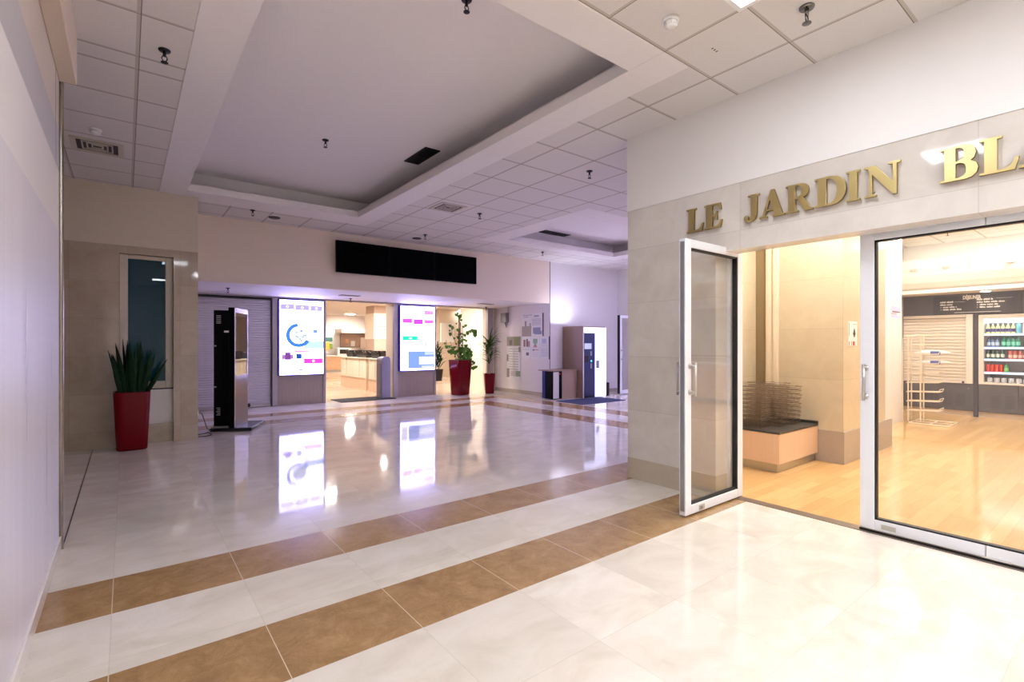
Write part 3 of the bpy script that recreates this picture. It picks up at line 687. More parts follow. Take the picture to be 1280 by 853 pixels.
for k in range(5):
    vb.box(.06, .13, .117, .121, 1.78 + k * .03, 1.795 + k * .03)
    vb.box(.06 + (k % 2) * .015, .12, .117, .121, .26 + k * .028, .272 + k * .028)
kput(vb, 'vent_slot', M('grey_vent', (150, 150, 156), .4), 0, rb)
kput(kb(.03, .06, .112, .12, 1.40, 1.42).box(.03, .06, .112, .12, .72, .74), 'hinge', m_steel, 0, rb)
kput(kb(.20, .27, .045, .05, 1.63, 1.66), 'sticker', m_whitep, 0)
kput(kb(.03, .26, .03, .10, .06, .085), 'cable_tray', m_steel, .003)
# socket + cable
so = thing('wall_socket', 'white wall socket at the column corner beside the kiosk cable', 'socket', (.862, 9.05, .36))
box(.862, .885, 9.01, 9.09, .34, .42).build('plate', m_whitep, so, bevel=.004)
MB().cyl((.885, 9.05, .38), (.888, 9.05, .38), .022, n=16).build('outlet', m_paper, so)
tag(MB().tube([(.89, 9.05, .37), (.93, 9.06, .36), (.97, 9.12, .25), (1.02, 9.25, .10), (1.08, 9.36, .03), (1.11, 9.43, .07)], .007, 6).tube([(.88, 9.02, .012), (.97, 8.98, .012), (1.06, 9.06, .012), (1.07, 9.2, .012), (1.05, 9.34, .012), (1.0, 9.28, .012), (.93, 9.22, .012), (.89, 9.25, .012)], .007, 6).build('power_cable', m_cable, smooth=True), 'thin black power cable looping from the wall socket to the kiosk', 'cable')

# ================================================================== PLANTS
def pot(t, cx, cy, rb_, rt, h, rot, n=32, power=8, foot=.0):
    p = [(rb_ * .93, .004), (rb_, .02), (rb_ + (rt - rb_) * .55, h * .55), (rt, h - .02), (rt, h), (rt - .02, h), (rt - .025, h - .05)]
    MB().lathe(p, cx, cy, n, power, rot).build('planter', m_red, t, smooth=False, bevel=0)
    MB().lathe([(rt - .03, h - .055), (rt - .026, h - .05)], cx, cy, n, power, rot).build('soil', m_soil, t)
def shade(ob, ang=35):
    for p in ob.data.polygons: p.use_smooth = True
    ob.data.update()
def blade(mb, base, azim, lean, L, w, curl=0, tw=0, prof=None, n=8):
    """long leaf: a folded strip"""
    base = Vector(base); hd = Vector((math.cos(azim), math.sin(azim), 0)); side = Vector((-math.sin(azim + tw), math.cos(azim + tw), 0))
    vs = []; p = base.copy(); ang = lean
    for i in range(n + 1):
        f = i / n
        ww = w * (prof(f) if prof else math.sin(math.pi * min(.98, .12 + .86 * f)) ** .7)
        d = hd * math.sin(ang) + Vector((0, 0, math.cos(ang))); nrm = hd * math.cos(ang) - Vector((0, 0, math.sin(ang)))
        vs += [p - side * ww / 2 + nrm * ww * .12, p, p + side * ww / 2 + nrm * ww * .12]
        p = p + d * (L / n); ang += curl / n
    fs = []
    for i in range(n):
        o = 3 * i; fs += [(o, o + 1, o + 4, o + 3), (o + 1, o + 2, o + 5, o + 4)]
    mb.add(vs, fs)
def leafmat(name, c1, c2, rough=.4):
    nt = NT(name); co, x, y, z = nt.coords(); n = nt.noise(co, 14, 4, .6, (1, 1, 2.5), .5)
    return nt.bsdf(nt.mix(n, lin(c1), lin(c2)), rough, ior=1.25)
m_snake = leafmat('snake_plant_leaf', (6, 26, 12), (24, 60, 26), .55); m_ivy = leafmat('climber_leaf', (40, 84, 26), (104, 150, 50)); m_palm = leafmat('palm_leaf', (34, 70, 30), (86, 128, 52))
t = thing('snake_plant', 'dark green snake plant in a tall red planter by the teal window', 'plant', (.067, 8.61, 0))
pot(t, .067, 8.61, .172, .205, .79, 0)
random.seed(11); mb = MB()
for k in range(22):
    a = random.uniform(0, 2 * math.pi); r = random.uniform(.02, .13); bx_, by_ = .067 + r * math.cos(a), 8.61 + r * math.sin(a) * .8
    blade(mb, (bx_, by_, .72), a, random.uniform(.02, .09) + r * 1.3, random.uniform(.42, .80), random.uniform(.06, .085), random.uniform(-.12, .25), random.uniform(-1.2, 1.2), lambda f: (.6 + 1.0 * min(f, .4)) * (1 - max(0, (f - .4) / .6) ** 1.7) if f < 1 else .01, 13)
for (dx, h, ln) in ((-.11, .74, -.10), (-.04, .71, -.03), (.03, .70, .02), (.13, .62, .20), (.17, .58, .38), (-.15, .60, -.14), (.08, .66, .06)):
    blade(mb, (.067 + dx * .8, 8.50, .72), 0, ln, h, .08, ln * .5, -1.57 + .5 * random.uniform(-1, 1), lambda f: (.6 + 1.0 * min(f, .4)) * (1 - max(0, (f - .4) / .6) ** 1.7) if f < 1 else .01, 13)
o = mb.build('foliage', m_snake, t, smooth=True, solid=.004)

t = thing('climbing_plant', 'leafy climber on stakes in the big red planter right of the second lit screen', 'plant', (7.455, 11.98, 0))
pot(t, 7.455, 11.98, .205, .255, .985, R(-37.84 + 45 + 6), 32, 7)
random.seed(21); st = MB()
stakes = [(-.05, -.05, 2.12), (.04, .02, 2.05), (.10, -.02, 1.9), (-.02, .08, 2.2)]
for dx, dy, z in stakes: st.cyl((7.455 + dx, 11.98 + dy, .93), (7.455 + dx * .6, 11.98 + dy * .6, z), .012, n=6)
st.build('stake', M('brown_stake', (86, 56, 36), .8), t)
vines = MB(); leaves = MB()
def heart(mb, p, s, az, tilt):
    q = [(0, 0), (.34, -.18), (.58, .08), (.52, .45), (.28, .72), (0, 1.0), (-.28, .72), (-.52, .45), (-.58, .08), (-.34, -.18)]
    a = Vector((math.cos(az), math.sin(az), 0)); dn = Vector((-math.sin(az) * math.sin(tilt), math.cos(az) * math.sin(tilt), -math.cos(tilt))); nrm = a.cross(dn)
    vs = [Vector(p) + dn * (.35 * s) + nrm * (.10 * s)] + [Vector(p) + a * (x * s) + dn * (y * s) for x, y in q]
    mb.add(vs, [(0, i + 1, (i + 1) % len(q) + 1) for i in range(len(q))])
rv, uv = Vector((CS, -SN, 0)), Vector((0, 0, 1)); fw = Vector((SN, CS, 0)); c0 = Vector((7.455, 11.98, 0))
def pp(du, z, df=0): return c0 + rv * du + fw * df + uv * z
paths = [[(0, .95), (-.04, 1.3), (-.02, 1.7), (-.05, 2.1), (-.02, 2.25)], [(.04, .95), (.08, 1.2), (.05, 1.5), (.12, 1.75), (.32, 1.84), (.40, 1.74)], [(-.05, .95), (-.18, 1.15), (-.30, 1.25), (-.38, 1.35), (-.40, 1.55)],
         [(-.02, .95), (-.10, 1.4), (-.22, 1.7), (-.24, 1.98)], [(.05, .95), (.18, 1.1), (.28, 1.15), (.30, 1.35)], [(.08, .95), (.2, 1.0), (.32, .98), (.38, .85), (.40, .75)], [(-.03, .95), (-.12, 1.2), (-.2, 1.3), (-.28, 1.5)], [(.02, .95), (.02, .92), (.05, .86), (.03, .78)]]
for ip, pa in enumerate(paths):
    pts = [pp(u, z, random.uniform(-.12, .08)) for u, z in pa]; vines.tube(pts, .006, 5)
    for i in range(len(pts) - 1):
        for k in range(3):
            f = random.random(); q = pts[i].lerp(pts[i + 1], f) + rv * random.uniform(-.07, .07) + fw * random.uniform(-.12, .05) + uv * random.uniform(-.04, .05)
            heart(leaves, q, random.uniform(.05, .10), -YAW + random.uniform(-.9, .9), random.uniform(-.6, .6))
for (u, z, n_, sp, sz) in ((-.03, 2.22, 8, .08, .10), (-.24, 1.95, 4, .05, .10), (.36, 1.78, 7, .07, .11), (.16, 1.32, 9, .13, .11), (.26, 1.22, 10, .10, .13), (.02, 1.30, 8, .11, .10), (.08, 1.6, 9, .11, .08), (.02, .93, 8, .09, .10), (-.2, 1.2, 5, .07, .08), (.39, .80, 3, .04, .11), (.14, 1.93, 3, .05, .08)):
    for k in range(n_): heart(leaves, pp(u + random.gauss(0, sp * .6), z + random.gauss(0, sp * .7), random.uniform(-.18, .05)), random.uniform(.7, 1.1) * sz, -YAW + random.uniform(-.9, .9), random.uniform(-.6, .6))
vines.build('vine', M('vine_stem', (90, 84, 40), .7), t); leaves.build('foliage', m_ivy, t, solid=.002)

t = thing('potted_palm', 'slim cane palm in the small red planter by the poster wall', 'plant', (8.33, 11.80, 0))
pot(t, 8.33, 11.80, .118, .155, .58, R(-37.84 + 12), 32, 9)
random.seed(5); ca = MB(); lf = MB()
for dx, dy, z in ((0, 0, 1.35), (.04, .03, 1.0), (-.04, .02, 1.15)): ca.tube([(8.33 + dx, 11.8 + dy, .53), (8.33 + dx * 1.2, 11.8 + dy * 1.2, z)], .022, 8)
ca.build('cane', M('palm_cane', (170, 158, 128), .8, var=.2, scale=30), t)
for (dx, dy, z, n_, L) in ((0, 0, 1.35, 24, .62), (.05, .03, 1.0, 16, .44), (-.05, .02, 1.15, 16, .46), (0, 0, .85, 10, .34), (0, 0, 1.25, 12, .5)):
    for k in range(n_):
        blade(lf, (8.33 + dx, 11.80 + dy, z + random.uniform(-.05, .05)), random.uniform(0, 6.283), random.uniform(.1, .8), L * random.uniform(.75, 1.1), .042, random.uniform(.8, 2.0), 0, lambda f: (1 - f) ** .6 * (.6 + .8 * min(1, f * 4)) if f < 1 else .02, 9)
lf.build('foliage', m_palm, t, smooth=True, solid=.002)
for o in [o for o in bpy.data.objects if o.name.startswith('planter')]: shade(o)

# ================================================================== POSTERS ON THE FAR WALL
INK = {}
def ink(rgb):
    if rgb not in INK: INK[rgb] = M('print_ink', rgb, .6)
    return INK[rgb]
def poster(label, y0, y1, z0, z1, deco, frame=None, grp='notices on the poster wall'):
    x = 9.0385; t = thing('poster', label, 'poster', (x, (y0 + y1) / 2, z0), grp)
    box(x - .012, x, y0, y1, z0, z1).build('sheet', m_paper, t)
    if frame: box(x - .02, x, y0 - .02, y0, z0, z1).build('edge', frame, t)
    gr = {}
    for a, c, e, f, rgb in deco:      # a..c left to right, e..f top to bottom
        gr.setdefault((len(gr), rgb), MB()).box(x - .0125 - .0005 * len(gr), x - .012, y1 - (y1 - y0) * c, y1 - (y1 - y0) * a, z1 - (z1 - z0) * f, z1 - (z1 - z0) * e)
    for (_, rgb), mb in gr.items(): mb.build('print', ink(tuple(int(v * .72 + 232 * .28) for v in rgb)), t)
random.seed(9)
dk = (92, 88, 84)
deco = [(.0, .46, .55, 1.0, (128, 116, 104)), (.14, .22, .32, .55, (128, 116, 104)), (.38, .44, .42, .55, (128, 116, 104)), (.55, .90, .62, .88, (96, 96, 132)), (.62, .96, .78, .92, (96, 96, 132)), (.60, .82, .08, .16, (150, 146, 150)), (.05, .5, .05, .07, dk), (.08, .32, .13, .15, dk)] + [(.5, .92, .24 + .05 * k, .255 + .05 * k, (150, 146, 150)) for k in range(6)]
poster('white poster of a city tower and a blue map shape, topmost on the poster wall', 10.25, 11.15, 1.65, 2.29, deco, m_dark)
deco = [(.335, .34, 0, 1, (160, 158, 164)), (.665, .67, 0, 1, (160, 158, 164)), (0, 1, .495, .505, (160, 158, 164)), (.05, .13, .14, .46, (120, 70, 60)), (.16, .22, .1, .46, (70, 60, 80)), (.22, .3, .2, .46, (150, 96, 84)), (.42, .58, .1, .3, (104, 150, 110)), (.46, .54, .3, .45, (104, 150, 110)), (.44, .56, .4, .48, (190, 90, 90)), (.75, .9, .1, .3, (170, 176, 206)), (.16, .26, .72, .86, (76, 64, 96)), (.4, .48, .56, .64, (120, 120, 140)), (.5, .62, .57, .62, (190, 120, 130))] + [(.72, .94, .28 + .06 * k, .295 + .06 * k, (170, 174, 196)) for k in range(3)] + [(.03, .28, .56 + .05 * k, .57 + .05 * k, (150, 146, 160)) for k in range(2)] + [(.38, .62, .7 + .06 * k, .71 + .06 * k, (170, 166, 180)) for k in range(4)] + [(.72, .96, .56 + .06 * k, .575 + .06 * k, (150, 150, 180)) for k in range(6)]
poster('wide notice board of six picture panels above the coffee corner bins', 9.99, 11.14, 1.02, 1.64, deco, m_dark)
deco = [(0, 1, 0, .22, (126, 120, 96)), (.55, .95, .02, .2, (88, 100, 44)), (.2, .4, .08, .2, (66, 56, 44)), (.0, .12, .42, .58, (96, 104, 76)), (.0, .2, .75, .96, (110, 108, 92)), (.66, .98, .80, .93, (98, 124, 80)), (.86, 1, .24, .36, (120, 124, 96)), (.48, .5, .25, .78, (190, 186, 180))] + [(.14, .44, .28 + .06 * k, .292 + .06 * k, (140, 134, 128)) for k in range(9)] + [(.54, .84, .28 + .06 * k, .292 + .06 * k, (140, 134, 128)) for k in range(9)] + [(.3, .62, .82 + .03 * k, .83 + .03 * k, (170, 130, 126)) for k in range(4)]
poster('tall narrow menu poster with green food pictures beside the small palm', 11.22, 11.87, .395, 1.65, deco)
t = thing('junction_box', 'grey electrical box with a pipe on the poster wall above the small palm', 'electrical box', (9.04, 11.92, 2.06), None)
box(8.93, 9.04, 11.78, 12.06, 2.08, 2.36).build('case', M('grey_box', (140, 134, 128), .5), t, bevel=.006)
MB().tube([(9.02, 11.80, 2.36), (9.02, 11.80, 2.53)], .012).build('conduit', m_greybase, t)
MB().tube([(9.0, 11.9, 2.08), (9.0, 11.9, 2.02), (9.0, 11.86, 1.98), (9.0, 11.86, 1.93)], .015).tube([(9.0, 11.82, 2.08), (9.0, 11.82, 2.04), (9.0, 11.80, 2.0)], .012).build('cable_tail', m_dark, t)

# ================================================================== COFFEE CORNER
t = thing('coffee_machine_cabinet', 'tall oak cabinet with a blue-lit coffee machine and bright white panel', 'vending machine', (9.96, 9.58, 0))
box(9.50, 9.53, 9.20, 9.95, 0, 1.91).build('side_panel', m_oak, t)
box(9.53, 10.42, 9.24, 9.95, 1.88, 1.91).build('top_panel', m_oak, t)
box(9.53, 10.0, 9.235, 9.95, 0, 1.88).build('machine_body', m_dark, t)
f_ = box(9.55, 9.985, 9.20, 9.235, .05, 1.72).build('machine_front', m_machine, t, bevel=.02)
box(9.57, 9.83, 9.19, 9.20, 1.30, 1.45).build('display', ec((190, 190, 235), 1.1), f_)
box(9.57, 9.72, 9.195, 9.20, .95, 1.12).build('cup_bay', m_gasket, f_)
box(9.80, 9.84, 9.19, 9.20, 1.12, 1.24).box(9.80, 9.84, 9.19, 9.20, .78, .92).build('cup_holder', m_alug, f_)
MB().cyl((9.83, 9.19, .98), (9.83, 9.20, .98), .025, n=16).build('button', ec((120, 230, 255), 1.6), f_)
box(9.53, 9.55, 9.20, 9.235, 0, 1.88).build('edge_strip', m_alu, t)
box(9.55, 9.985, 9.205, 9.235, 1.73, 1.88).build('header_light', m_litpanel, t)
wp = box(10.0, 10.42, 9.22, 9.95, 0, 1.88).build('white_unit', m_whitep, t)
box(10.0, 10.42, 9.20, 9.22, .02, 1.88).build('light_panel', m_litpanel, wp)
box(10.02, 10.13, 9.19, 9.20, .78, .99).build('card_reader', M('grey_reader', (120, 122, 140), .4), wp)
t = thing('sideboard', 'low oak-topped counter with bin flaps left of the coffee machine', 'counter', (9.06, 9.6, 0))
box(8.60, 9.498, 9.37, 9.95, .73, .755).build('worktop', m_oak, t, bevel=.003)
box(8.95, 9.495, 9.40, 9.95, 0, .73).build('cabinet', m_oak, t)
box(8.62, 8.95, 9.41, 9.80, .02, .73).build('bin_housing', m_black, t)
box(8.612, 8.62, 9.69, 9.80, .02, .73).build('end_panel', m_navy, t)
box(8.64, 8.83, 9.39, 9.41, .03, .71).build('flap_door', M('white_flap', (200, 196, 190), .4), t, bevel=.003)
box(8.85, 8.90, 9.40, 9.41, .64, .68).build('red_label', M('red_label', (170, 30, 40), .4), t)
tag(box(10.50, 10.58, 9.22, 9.30, 0, .37).build('bin', m_dark, bevel=.01), 'slim dark bin standing against the right side of the lit white panel', 'bin')
tag(box(8.50, 10.05, 8.22, 9.15, 0, .012).build('floor_mat', m_mat2, bevel=.004), 'blue-grey floor mat in front of the coffee machine', 'mat')
tag(box(4.15, 5.60, 12.15, 12.95, 0, .012).build('floor_mat', m_mat, bevel=.004), 'dark floor mat in the canteen opening', 'mat')

# ================================================================== CANTEEN (seen through the openings)
t = thing('security_gate', 'grey rounded metal post standing in the canteen opening', 'gate', (5.42, 12.5, 0))
pr = [(0, 0), (0, 1.0), (.02, 1.06), (.06, 1.09), (.16, 1.10), (.21, 1.07), (.23, 1.0), (.23, 0)]
b = MB(); n = len(pr); vs = [(5.30 + x, 12.38, z) for x, z in pr] + [(5.30 + x, 12.72, z) for x, z in pr]
b.add(vs, [(i, (i + 1) % n, n + (i + 1) % n, n + i) for i in range(n)] + [tuple(range(n)), tuple(range(2 * n - 1, n - 1, -1))])
b.build('housing', M('violet_grey_metal', (150, 146, 168), .35, .6), t, bevel=.006)
box(5.285, 5.30, 12.42, 12.68, .12, .92).build('side_panel', M('grey_side', (128, 124, 140), .4, .4), t)
box(5.26, 5.56, 12.34, 12.76, 0, .02).build('base_plate', m_dark, t)
random.seed(31)
def tray_stand(y0, y1, label, nb):
    t = thing('tray_stand', label, 'tray stand', (6.1, (y0 + y1) / 2, 0), 'tray stands by the canteen opening')
    box(5.80, 6.40, y0, y1, .0, .36).build('plinth', m_benchw, t); box(5.78, 6.42, y0, y1, .36, .385).build('shelf', M('pale_shelf', (230, 214, 190), .4), t)
    st = (y1 - y0) / nb
    for k in range(nb):
        b = MB().box(5.81, 6.38, y0 + k * st + .02, y0 + (k + 1) * st - .02, .385, .98)
        for j in range(3): b.box(5.80, 5.81, y0 + k * st + .05 + j * (st - .1) / 2.4, y0 + k * st + .05 + j * (st - .1) / 2.4 + .05, .40, .96)
        b.build('tray_stack', M('ivory_trays', (240, 228, 206), .4), t)
    box(5.76, 6.44, y0, y1, .98, 1.005).build('top_shelf', M('white_top', (244, 236, 222), .4), t); return t
tray_stand(14.75, 17.0, 'ivory tray stand further inside the canteen, dark trays on top', 4)
tray_stand(13.1, 14.55, 'ivory tray stand nearest the canteen opening beside the grey post', 3)
def basket(x, y, z, label, l=.5, w=.55, tilt=.08):
    t = thing('cutlery_basket', label, 'basket', (x, y, z), 'dark cutlery baskets on the tray stands'); h = .14
    b = MB(); a, c = l / 2, w / 2
    b.add([(x - c * .85, y - a * .9, z), (x + c * .85, y - a * .9, z), (x + c * .85, y + a * .9, z), (x - c * .85, y + a * .9, z), (x - c, y - a, z + h), (x + c, y - a, z + h), (x + c, y + a, z + h + tilt), (x - c, y + a, z + h + tilt),
           (x - c * .95, y - a * .95, z + h), (x + c * .95, y - a * .95, z + h), (x + c * .95, y + a * .95, z + h + tilt), (x - c * .95, y + a * .95, z + h + tilt), (x - c * .8, y - a * .85, z + .02), (x + c * .8, y - a * .85, z + .02), (x + c * .8, y + a * .85, z + .02), (x - c * .8, y + a * .85, z + .02)],
          [(3, 2, 1, 0), (0, 1, 5, 4), (1, 2, 6, 5), (2, 3, 7, 6), (3, 0, 4, 7), (4, 5, 9, 8), (5, 6, 10, 9), (6, 7, 11, 10), (7, 4, 8, 11), (8, 9, 13, 12), (9, 10, 14, 13), (10, 11, 15, 14), (11, 8, 12, 15), (12, 13, 14, 15)])
    b.build('tray', m_dark, t)
    b = MB()
    for k in range(14): px_, py_ = x + random.uniform(-c, c) * .7, y + random.uniform(-a, a) * .7; b.tube([(px_, py_, z + .05), (px_ + random.uniform(-.1, .1), py_ + random.uniform(-.05, .05), z + h + random.uniform(.02, .08))], .010, 5)
    b.build('cutlery', m_chrome, t)
for i, (y, lb) in enumerate(((13.45, 'dark cutlery basket nearest the grey canteen post'), (14.15, 'dark cutlery basket at the middle of the tray stands'), (15.3, 'long dark cutlery basket left of the others on the further stand'), (16.3, 'dark cutlery basket at the far end of the further stand'))):
    basket(6.1, y, 1.005, lb, .62 if i != 2 else .9)
struct('wall_canteen_column', box(7.73, 8.22, 18.8, 19.65, 0, 2.95), M('brown_column', (204, 180, 164), .6))
t = thing('menu_board', 'white menu board wrapped round the canteen column', 'board', (7.97, 19.2, 1.62))
holes(MB(), 7.70, 8.25, 18.75, 19.70, 1.62, 2.64, [(7.728, 8.222, 18.798, 19.652)]).build('panel', M('warm_white_board', (250, 240, 222), .5), t)
for k in range(4):
    box(7.82, 8.20, 18.744, 18.75, 1.74 + k * .12, 1.77 + k * .12).build('print', M('grey_print', (170, 160, 150), .6), t)
t = thing('serving_counter', 'long pale-wood serving counter at the back of the canteen', 'counter', (9.5, 25.5, 0))
box(6.0, 14, 25.3, 26.0, .12, .78).build('front_panel', M('apricot_wood', (226, 186, 148), .4), t); box(6.05, 14, 25.4, 26, 0, .12).build('plinth', m_steel, t); box(5.95, 14.05, 25.2, 26.05, .78, .84).build('worktop', M('white_counter', (238, 228, 216), .3), t)
y = 26.38
def back(name, label, cat, u0, v0, u1, v1, mat, dy=.06, parts=(), yy=y):
    a, b_ = at_y(u0, v0, yy), at_y(u1, v1, yy); t = thing(name, label, cat, ((a.x + b_.x) / 2, yy, b_.z))
    box(a.x, b_.x, yy - dy, yy, b_.z, a.z).build('panel', mat, t)
    for (p0, q0, p1, q1, mm, nm) in parts:
        c, d = at_y(p0, q0, yy), at_y(p1, q1, yy); box(c.x, d.x, yy - dy - .02, yy - dy, d.z, c.z).build(nm, mm, t)
    return t
yel = M('yellow_fruit', (236, 196, 70), .5); grn = M('green_fruit', (130, 170, 60), .5); tea = M('teal_band', (60, 110, 100), .5)
back('food_poster', 'large food poster with yellow fruit on the canteen back wall', 'poster', 398, 414, 424, 444, m_whitep, .06, [(402, 422, 415, 427, tea, 'band'), (403, 428, 411, 438, yel, 'fruit_picture'), (411, 430, 415, 436, grn, 'leaf_picture')])
back('kitchen_panel', 'taupe kitchen wall panel behind the serving counter', 'panel', 425, 418, 458, 434, M('taupe_panel', (170, 142, 124), .5), .06, [(431, 424, 435, 429, M('orange_frame', (214, 160, 110), .5), 'picture'), (438, 426.5, 443, 433, m_paper, 'notice')])
back('extractor_hood', 'white extractor hood over the serving counter', 'hood', 419, 411.5, 458, 417, M('white_hood', (246, 236, 226), .4), 1.0)
back('door_panel', 'pale pink panel right of the taupe kitchen wall', 'panel', 450, 422, 466, 436, M('pale_pink_panel', (232, 206, 190), .5), .07, [(461, 425, 464, 431, M('violet_sign', (110, 96, 170), .5), 'sign')], 26.3)
back('display_case', 'orange shelf case at the back of the canteen', 'shelf', 471, 426, 483, 440, M('amber_shelf', (232, 190, 130), .5), .3, [(474, 428, 475, 437, m_dark, 'shelf_post'), (475, 432, 481, 433, m_dark, 'shelf_board')], 24.0)
t = thing('coffee_urn', 'white serving machine on the canteen counter', 'machine', (8.3, 25.6, .84))
a, b_ = at_y(421, 434, 25.5), at_y(438, 443, 25.5)
box(a.x, b_.x, 25.35, 25.8, .84, 1.22).build('case', m_whitep, t, bevel=.01); box(a.x + .1, b_.x - .15, 25.34, 25.35, .92, 1.14).build('front_glass', m_dark, t)
# second opening
back('hanging_board', 'white hanging board seen behind the big potted climber', 'board', 550, 404, 566, 428, m_whitep, .1, (), 18.0)
struct('wall_canteen_pier', box(*sorted((at_y(549, 400, 19).x, at_y(577, 400, 19).x)), 19, 19.6, 0, 2.95), m_cream)
t = thing('potted_fern', 'dark green plant far inside the canteen left of the climber', 'plant', (*at_y(547, 470, 17)[:2], 0))
MB().lathe([(.16, .0), (.22, .45), (.20, .45)], t.location.x, 17, 16).build('planter', m_dark, t)
mb = MB()
for k in range(60): blade(mb, (t.location.x + random.uniform(-.12, .12), 17 + random.uniform(-.1, .1), .4 + random.random() * .8), random.uniform(0, 6.28), random.uniform(.1, .7), random.uniform(.3, .6), .05, 1.0)
mb.build('foliage', m_snake, t)

# ================================================================== SHOP INTERIOR
t = thing('bench_cabinet', 'low beech cabinet with dark top carrying wire racks in the shop entrance', 'cabinet', (6.2, 2.9, 0))
box(5.75, 6.76, 2.57, 3.298, 0, .10).build('plinth', m_steel, t); box(5.72, 6.76, 2.535, 3.298, .10, .435).build('body', m_benchw, t, bevel=.002)
box(5.715, 6.763, 2.53, 3.298, .435, .46).build('worktop', m_darktop, t, bevel=.003)
box(6.735, 6.763, 2.53, 3.0, .46, .49).build('upstand', m_darktop, t)
def wire_basket(x, y, z, label):
    t = thing('wire_rack', label, 'wire rack', (x, y, z), 'stacked wire racks on the beech cabinet'); a, c, h = .115, .21, .040
    r = MB(); r.tube([(x - a, y - c, z + h), (x + a, y - c, z + h), (x + a, y + c, z + h), (x - a, y + c, z + h)], .0028, 5, True)
    r.tube([(x - a * .94, y - c * .95, z + .004), (x + a * .94, y - c * .95, z + .004), (x + a * .94, y + c * .95, z + .004), (x - a * .94, y + c * .95, z + .004)], .0022, 5, True); r.build('rim', m_rack, t)
    g = MB()
    for k in range(8): yy = y - c * .9 + k * c * 1.8 / 7; g.tube([(x - a, yy, z + h), (x - a * .94, yy, z + .004), (x + a * .94, yy, z + .004), (x + a, yy, z + h)], .0013, 4)
    for k in range(6): xx = x - a * .85 + k * a * 1.7 / 5; g.tube([(xx, y - c, z + h), (xx, y - c * .95, z + .004), (xx, y + c * .95, z + .004), (xx, y + c, z + h)], .0013, 4)
    g.build('wire_grid', m_rack, t)
    e = MB()
    for k in (-.7, 0, .7): e.tube([(x + a, y + c * k - .02, z + h), (x + a + .028, y + c * k, z + h + .006), (x + a, y + c * k + .02, z + h)], .0028, 4)
    e.build('hook', m_rack, t); return t
m_rack = M('bronze_wire', (150, 134, 122), .3, .9)
proto = wire_basket(5.93, 2.98, .462, 'wire rack at the bottom of the front stack on the beech cabinet')
cnt = 0; order = ['second', 'third', 'fourth', 'fifth', 'sixth', 'seventh', 'eighth', 'ninth', 'topmost']
for (x, y, nm, first) in ((5.93, 2.98, 'front', 1), (6.21, 2.89, 'middle', 0), (6.49, 2.87, 'rear', 0)):
    for k in range(first, 10 if nm != 'rear' else 9):
        ht = 'bottom' if k == 0 else order[k - 1] + ('' if k == 9 else ' from the bottom')
        r = dup(proto, (x + random.uniform(-.008, .008), y + random.uniform(-.01, .01), .462 + k * .052), 'wire rack %s in the %s stack on the beech cabinet' % (ht, nm), 'stacked wire racks on the beech cabinet')
        r.rotation_euler.z = random.uniform(-.04, .04)
# notices
def notice(label, x0, x1, z0, z1, yf, deco):
    t = thing('notice', label, 'notice', ((x0 + x1) / 2, yf, z0), 'paper notices in the shop'); box(x0, x1, yf - .004, yf, z0, z1).build('sheet', m_paper, t)
    gr = {}
    for a, c, e, f, rgb in deco: gr.setdefault((len(gr), rgb), MB()).box(x0 + (x1 - x0) * a, x0 + (x1 - x0) * c, yf - .0045 - .0004 * len(gr), yf - .004, z1 - (z1 - z0) * f, z1 - (z1 - z0) * e)
    for (_, rgb), mb in gr.items(): mb.build('print', ink(rgb), t)
    return t
t = notice('paper notice with a diamond mark on the stone pillar', 6.93, 7.22, 1.42, 1.72, 2.265, [(.06, .10, .05, .6, (120, 110, 100)), (.05, .12, .82, .98, (200, 110, 90)), (.3, .36, .82, .98, (210, 130, 110)), (.5, .7, .82, .98, (180, 60, 50)), (.5, .9, .1, .13, (190, 160, 150))])
MB().add([(7.08, 2.258, 1.57), (7.12, 2.258, 1.52), (7.16, 2.258, 1.57), (7.12, 2.258, 1.64), (7.08, 2.264, 1.57), (7.12, 2.264, 1.52), (7.16, 2.264, 1.57), (7.12, 2.264, 1.64)], [(0, 1, 2, 3), (7, 6, 5, 4), (0, 4, 5, 1), (1, 5, 6, 2), (2, 6, 7, 3), (3, 7, 4, 0)]).build('print', M('ink_diamond', (70, 66, 58), .6), t)
notice('pale paper notice high on the white shop column', 10.75, 11.25, 2.17, 2.36, 2.85, [(.1, .9, .3, .36, (220, 190, 200)), (.1, .8, .5, .56, (200, 190, 220)), (.1, .9, .7, .76, (220, 200, 210))])
notice('paper notice with purple and red print under the pale one', 10.72, 11.28, 1.90, 2.13, 2.85, [(.05, .95, .05, .4, (226, 196, 226)), (.15, .95, .42, .52, (120, 50, 90)), (.05, .6, .55, .7, (220, 170, 180)), (.05, .95, .75, .95, (206, 196, 236))])
# wire spinner stand
t = thing('wire_display_stand', 'cream wire display stand with two bags in front of the shop shutter', 'display stand', (11.5, 2.42, 0))
m_cw = M('cream_wire', (236, 222, 198), .4, .1)
sx_, sy_ = 11.5, 2.42
b = MB().tube([(sx_ - .32, sy_ - .28, .02), (sx_ + .32, sy_ - .28, .02), (sx_ + .32, sy_ + .28, .02), (sx_ - .32, sy_ + .28, .02)], .012, 6, True).tube([(sx_ - .32, sy_, .02), (sx_ + .32, sy_, .02)], .010).tube([(sx_, sy_ - .28, .02), (sx_, sy_ + .28, .02)], .010)
b.build('base_frame', m_cw, t)
b = MB()
for dx, dy in ((-.10, .16), (.10, .16), (-.10, .34), (.10, .34)): b.cyl((sx_ + dx, sy_ + dy, .02), (sx_ + dx, sy_ + dy, 1.62), .012, n=8)
b.cyl((sx_ - .12, sy_ + .42, .02), (sx_ - .12, sy_ + .42, 1.55), .010, n=8); b.build('pole', m_cw, t)
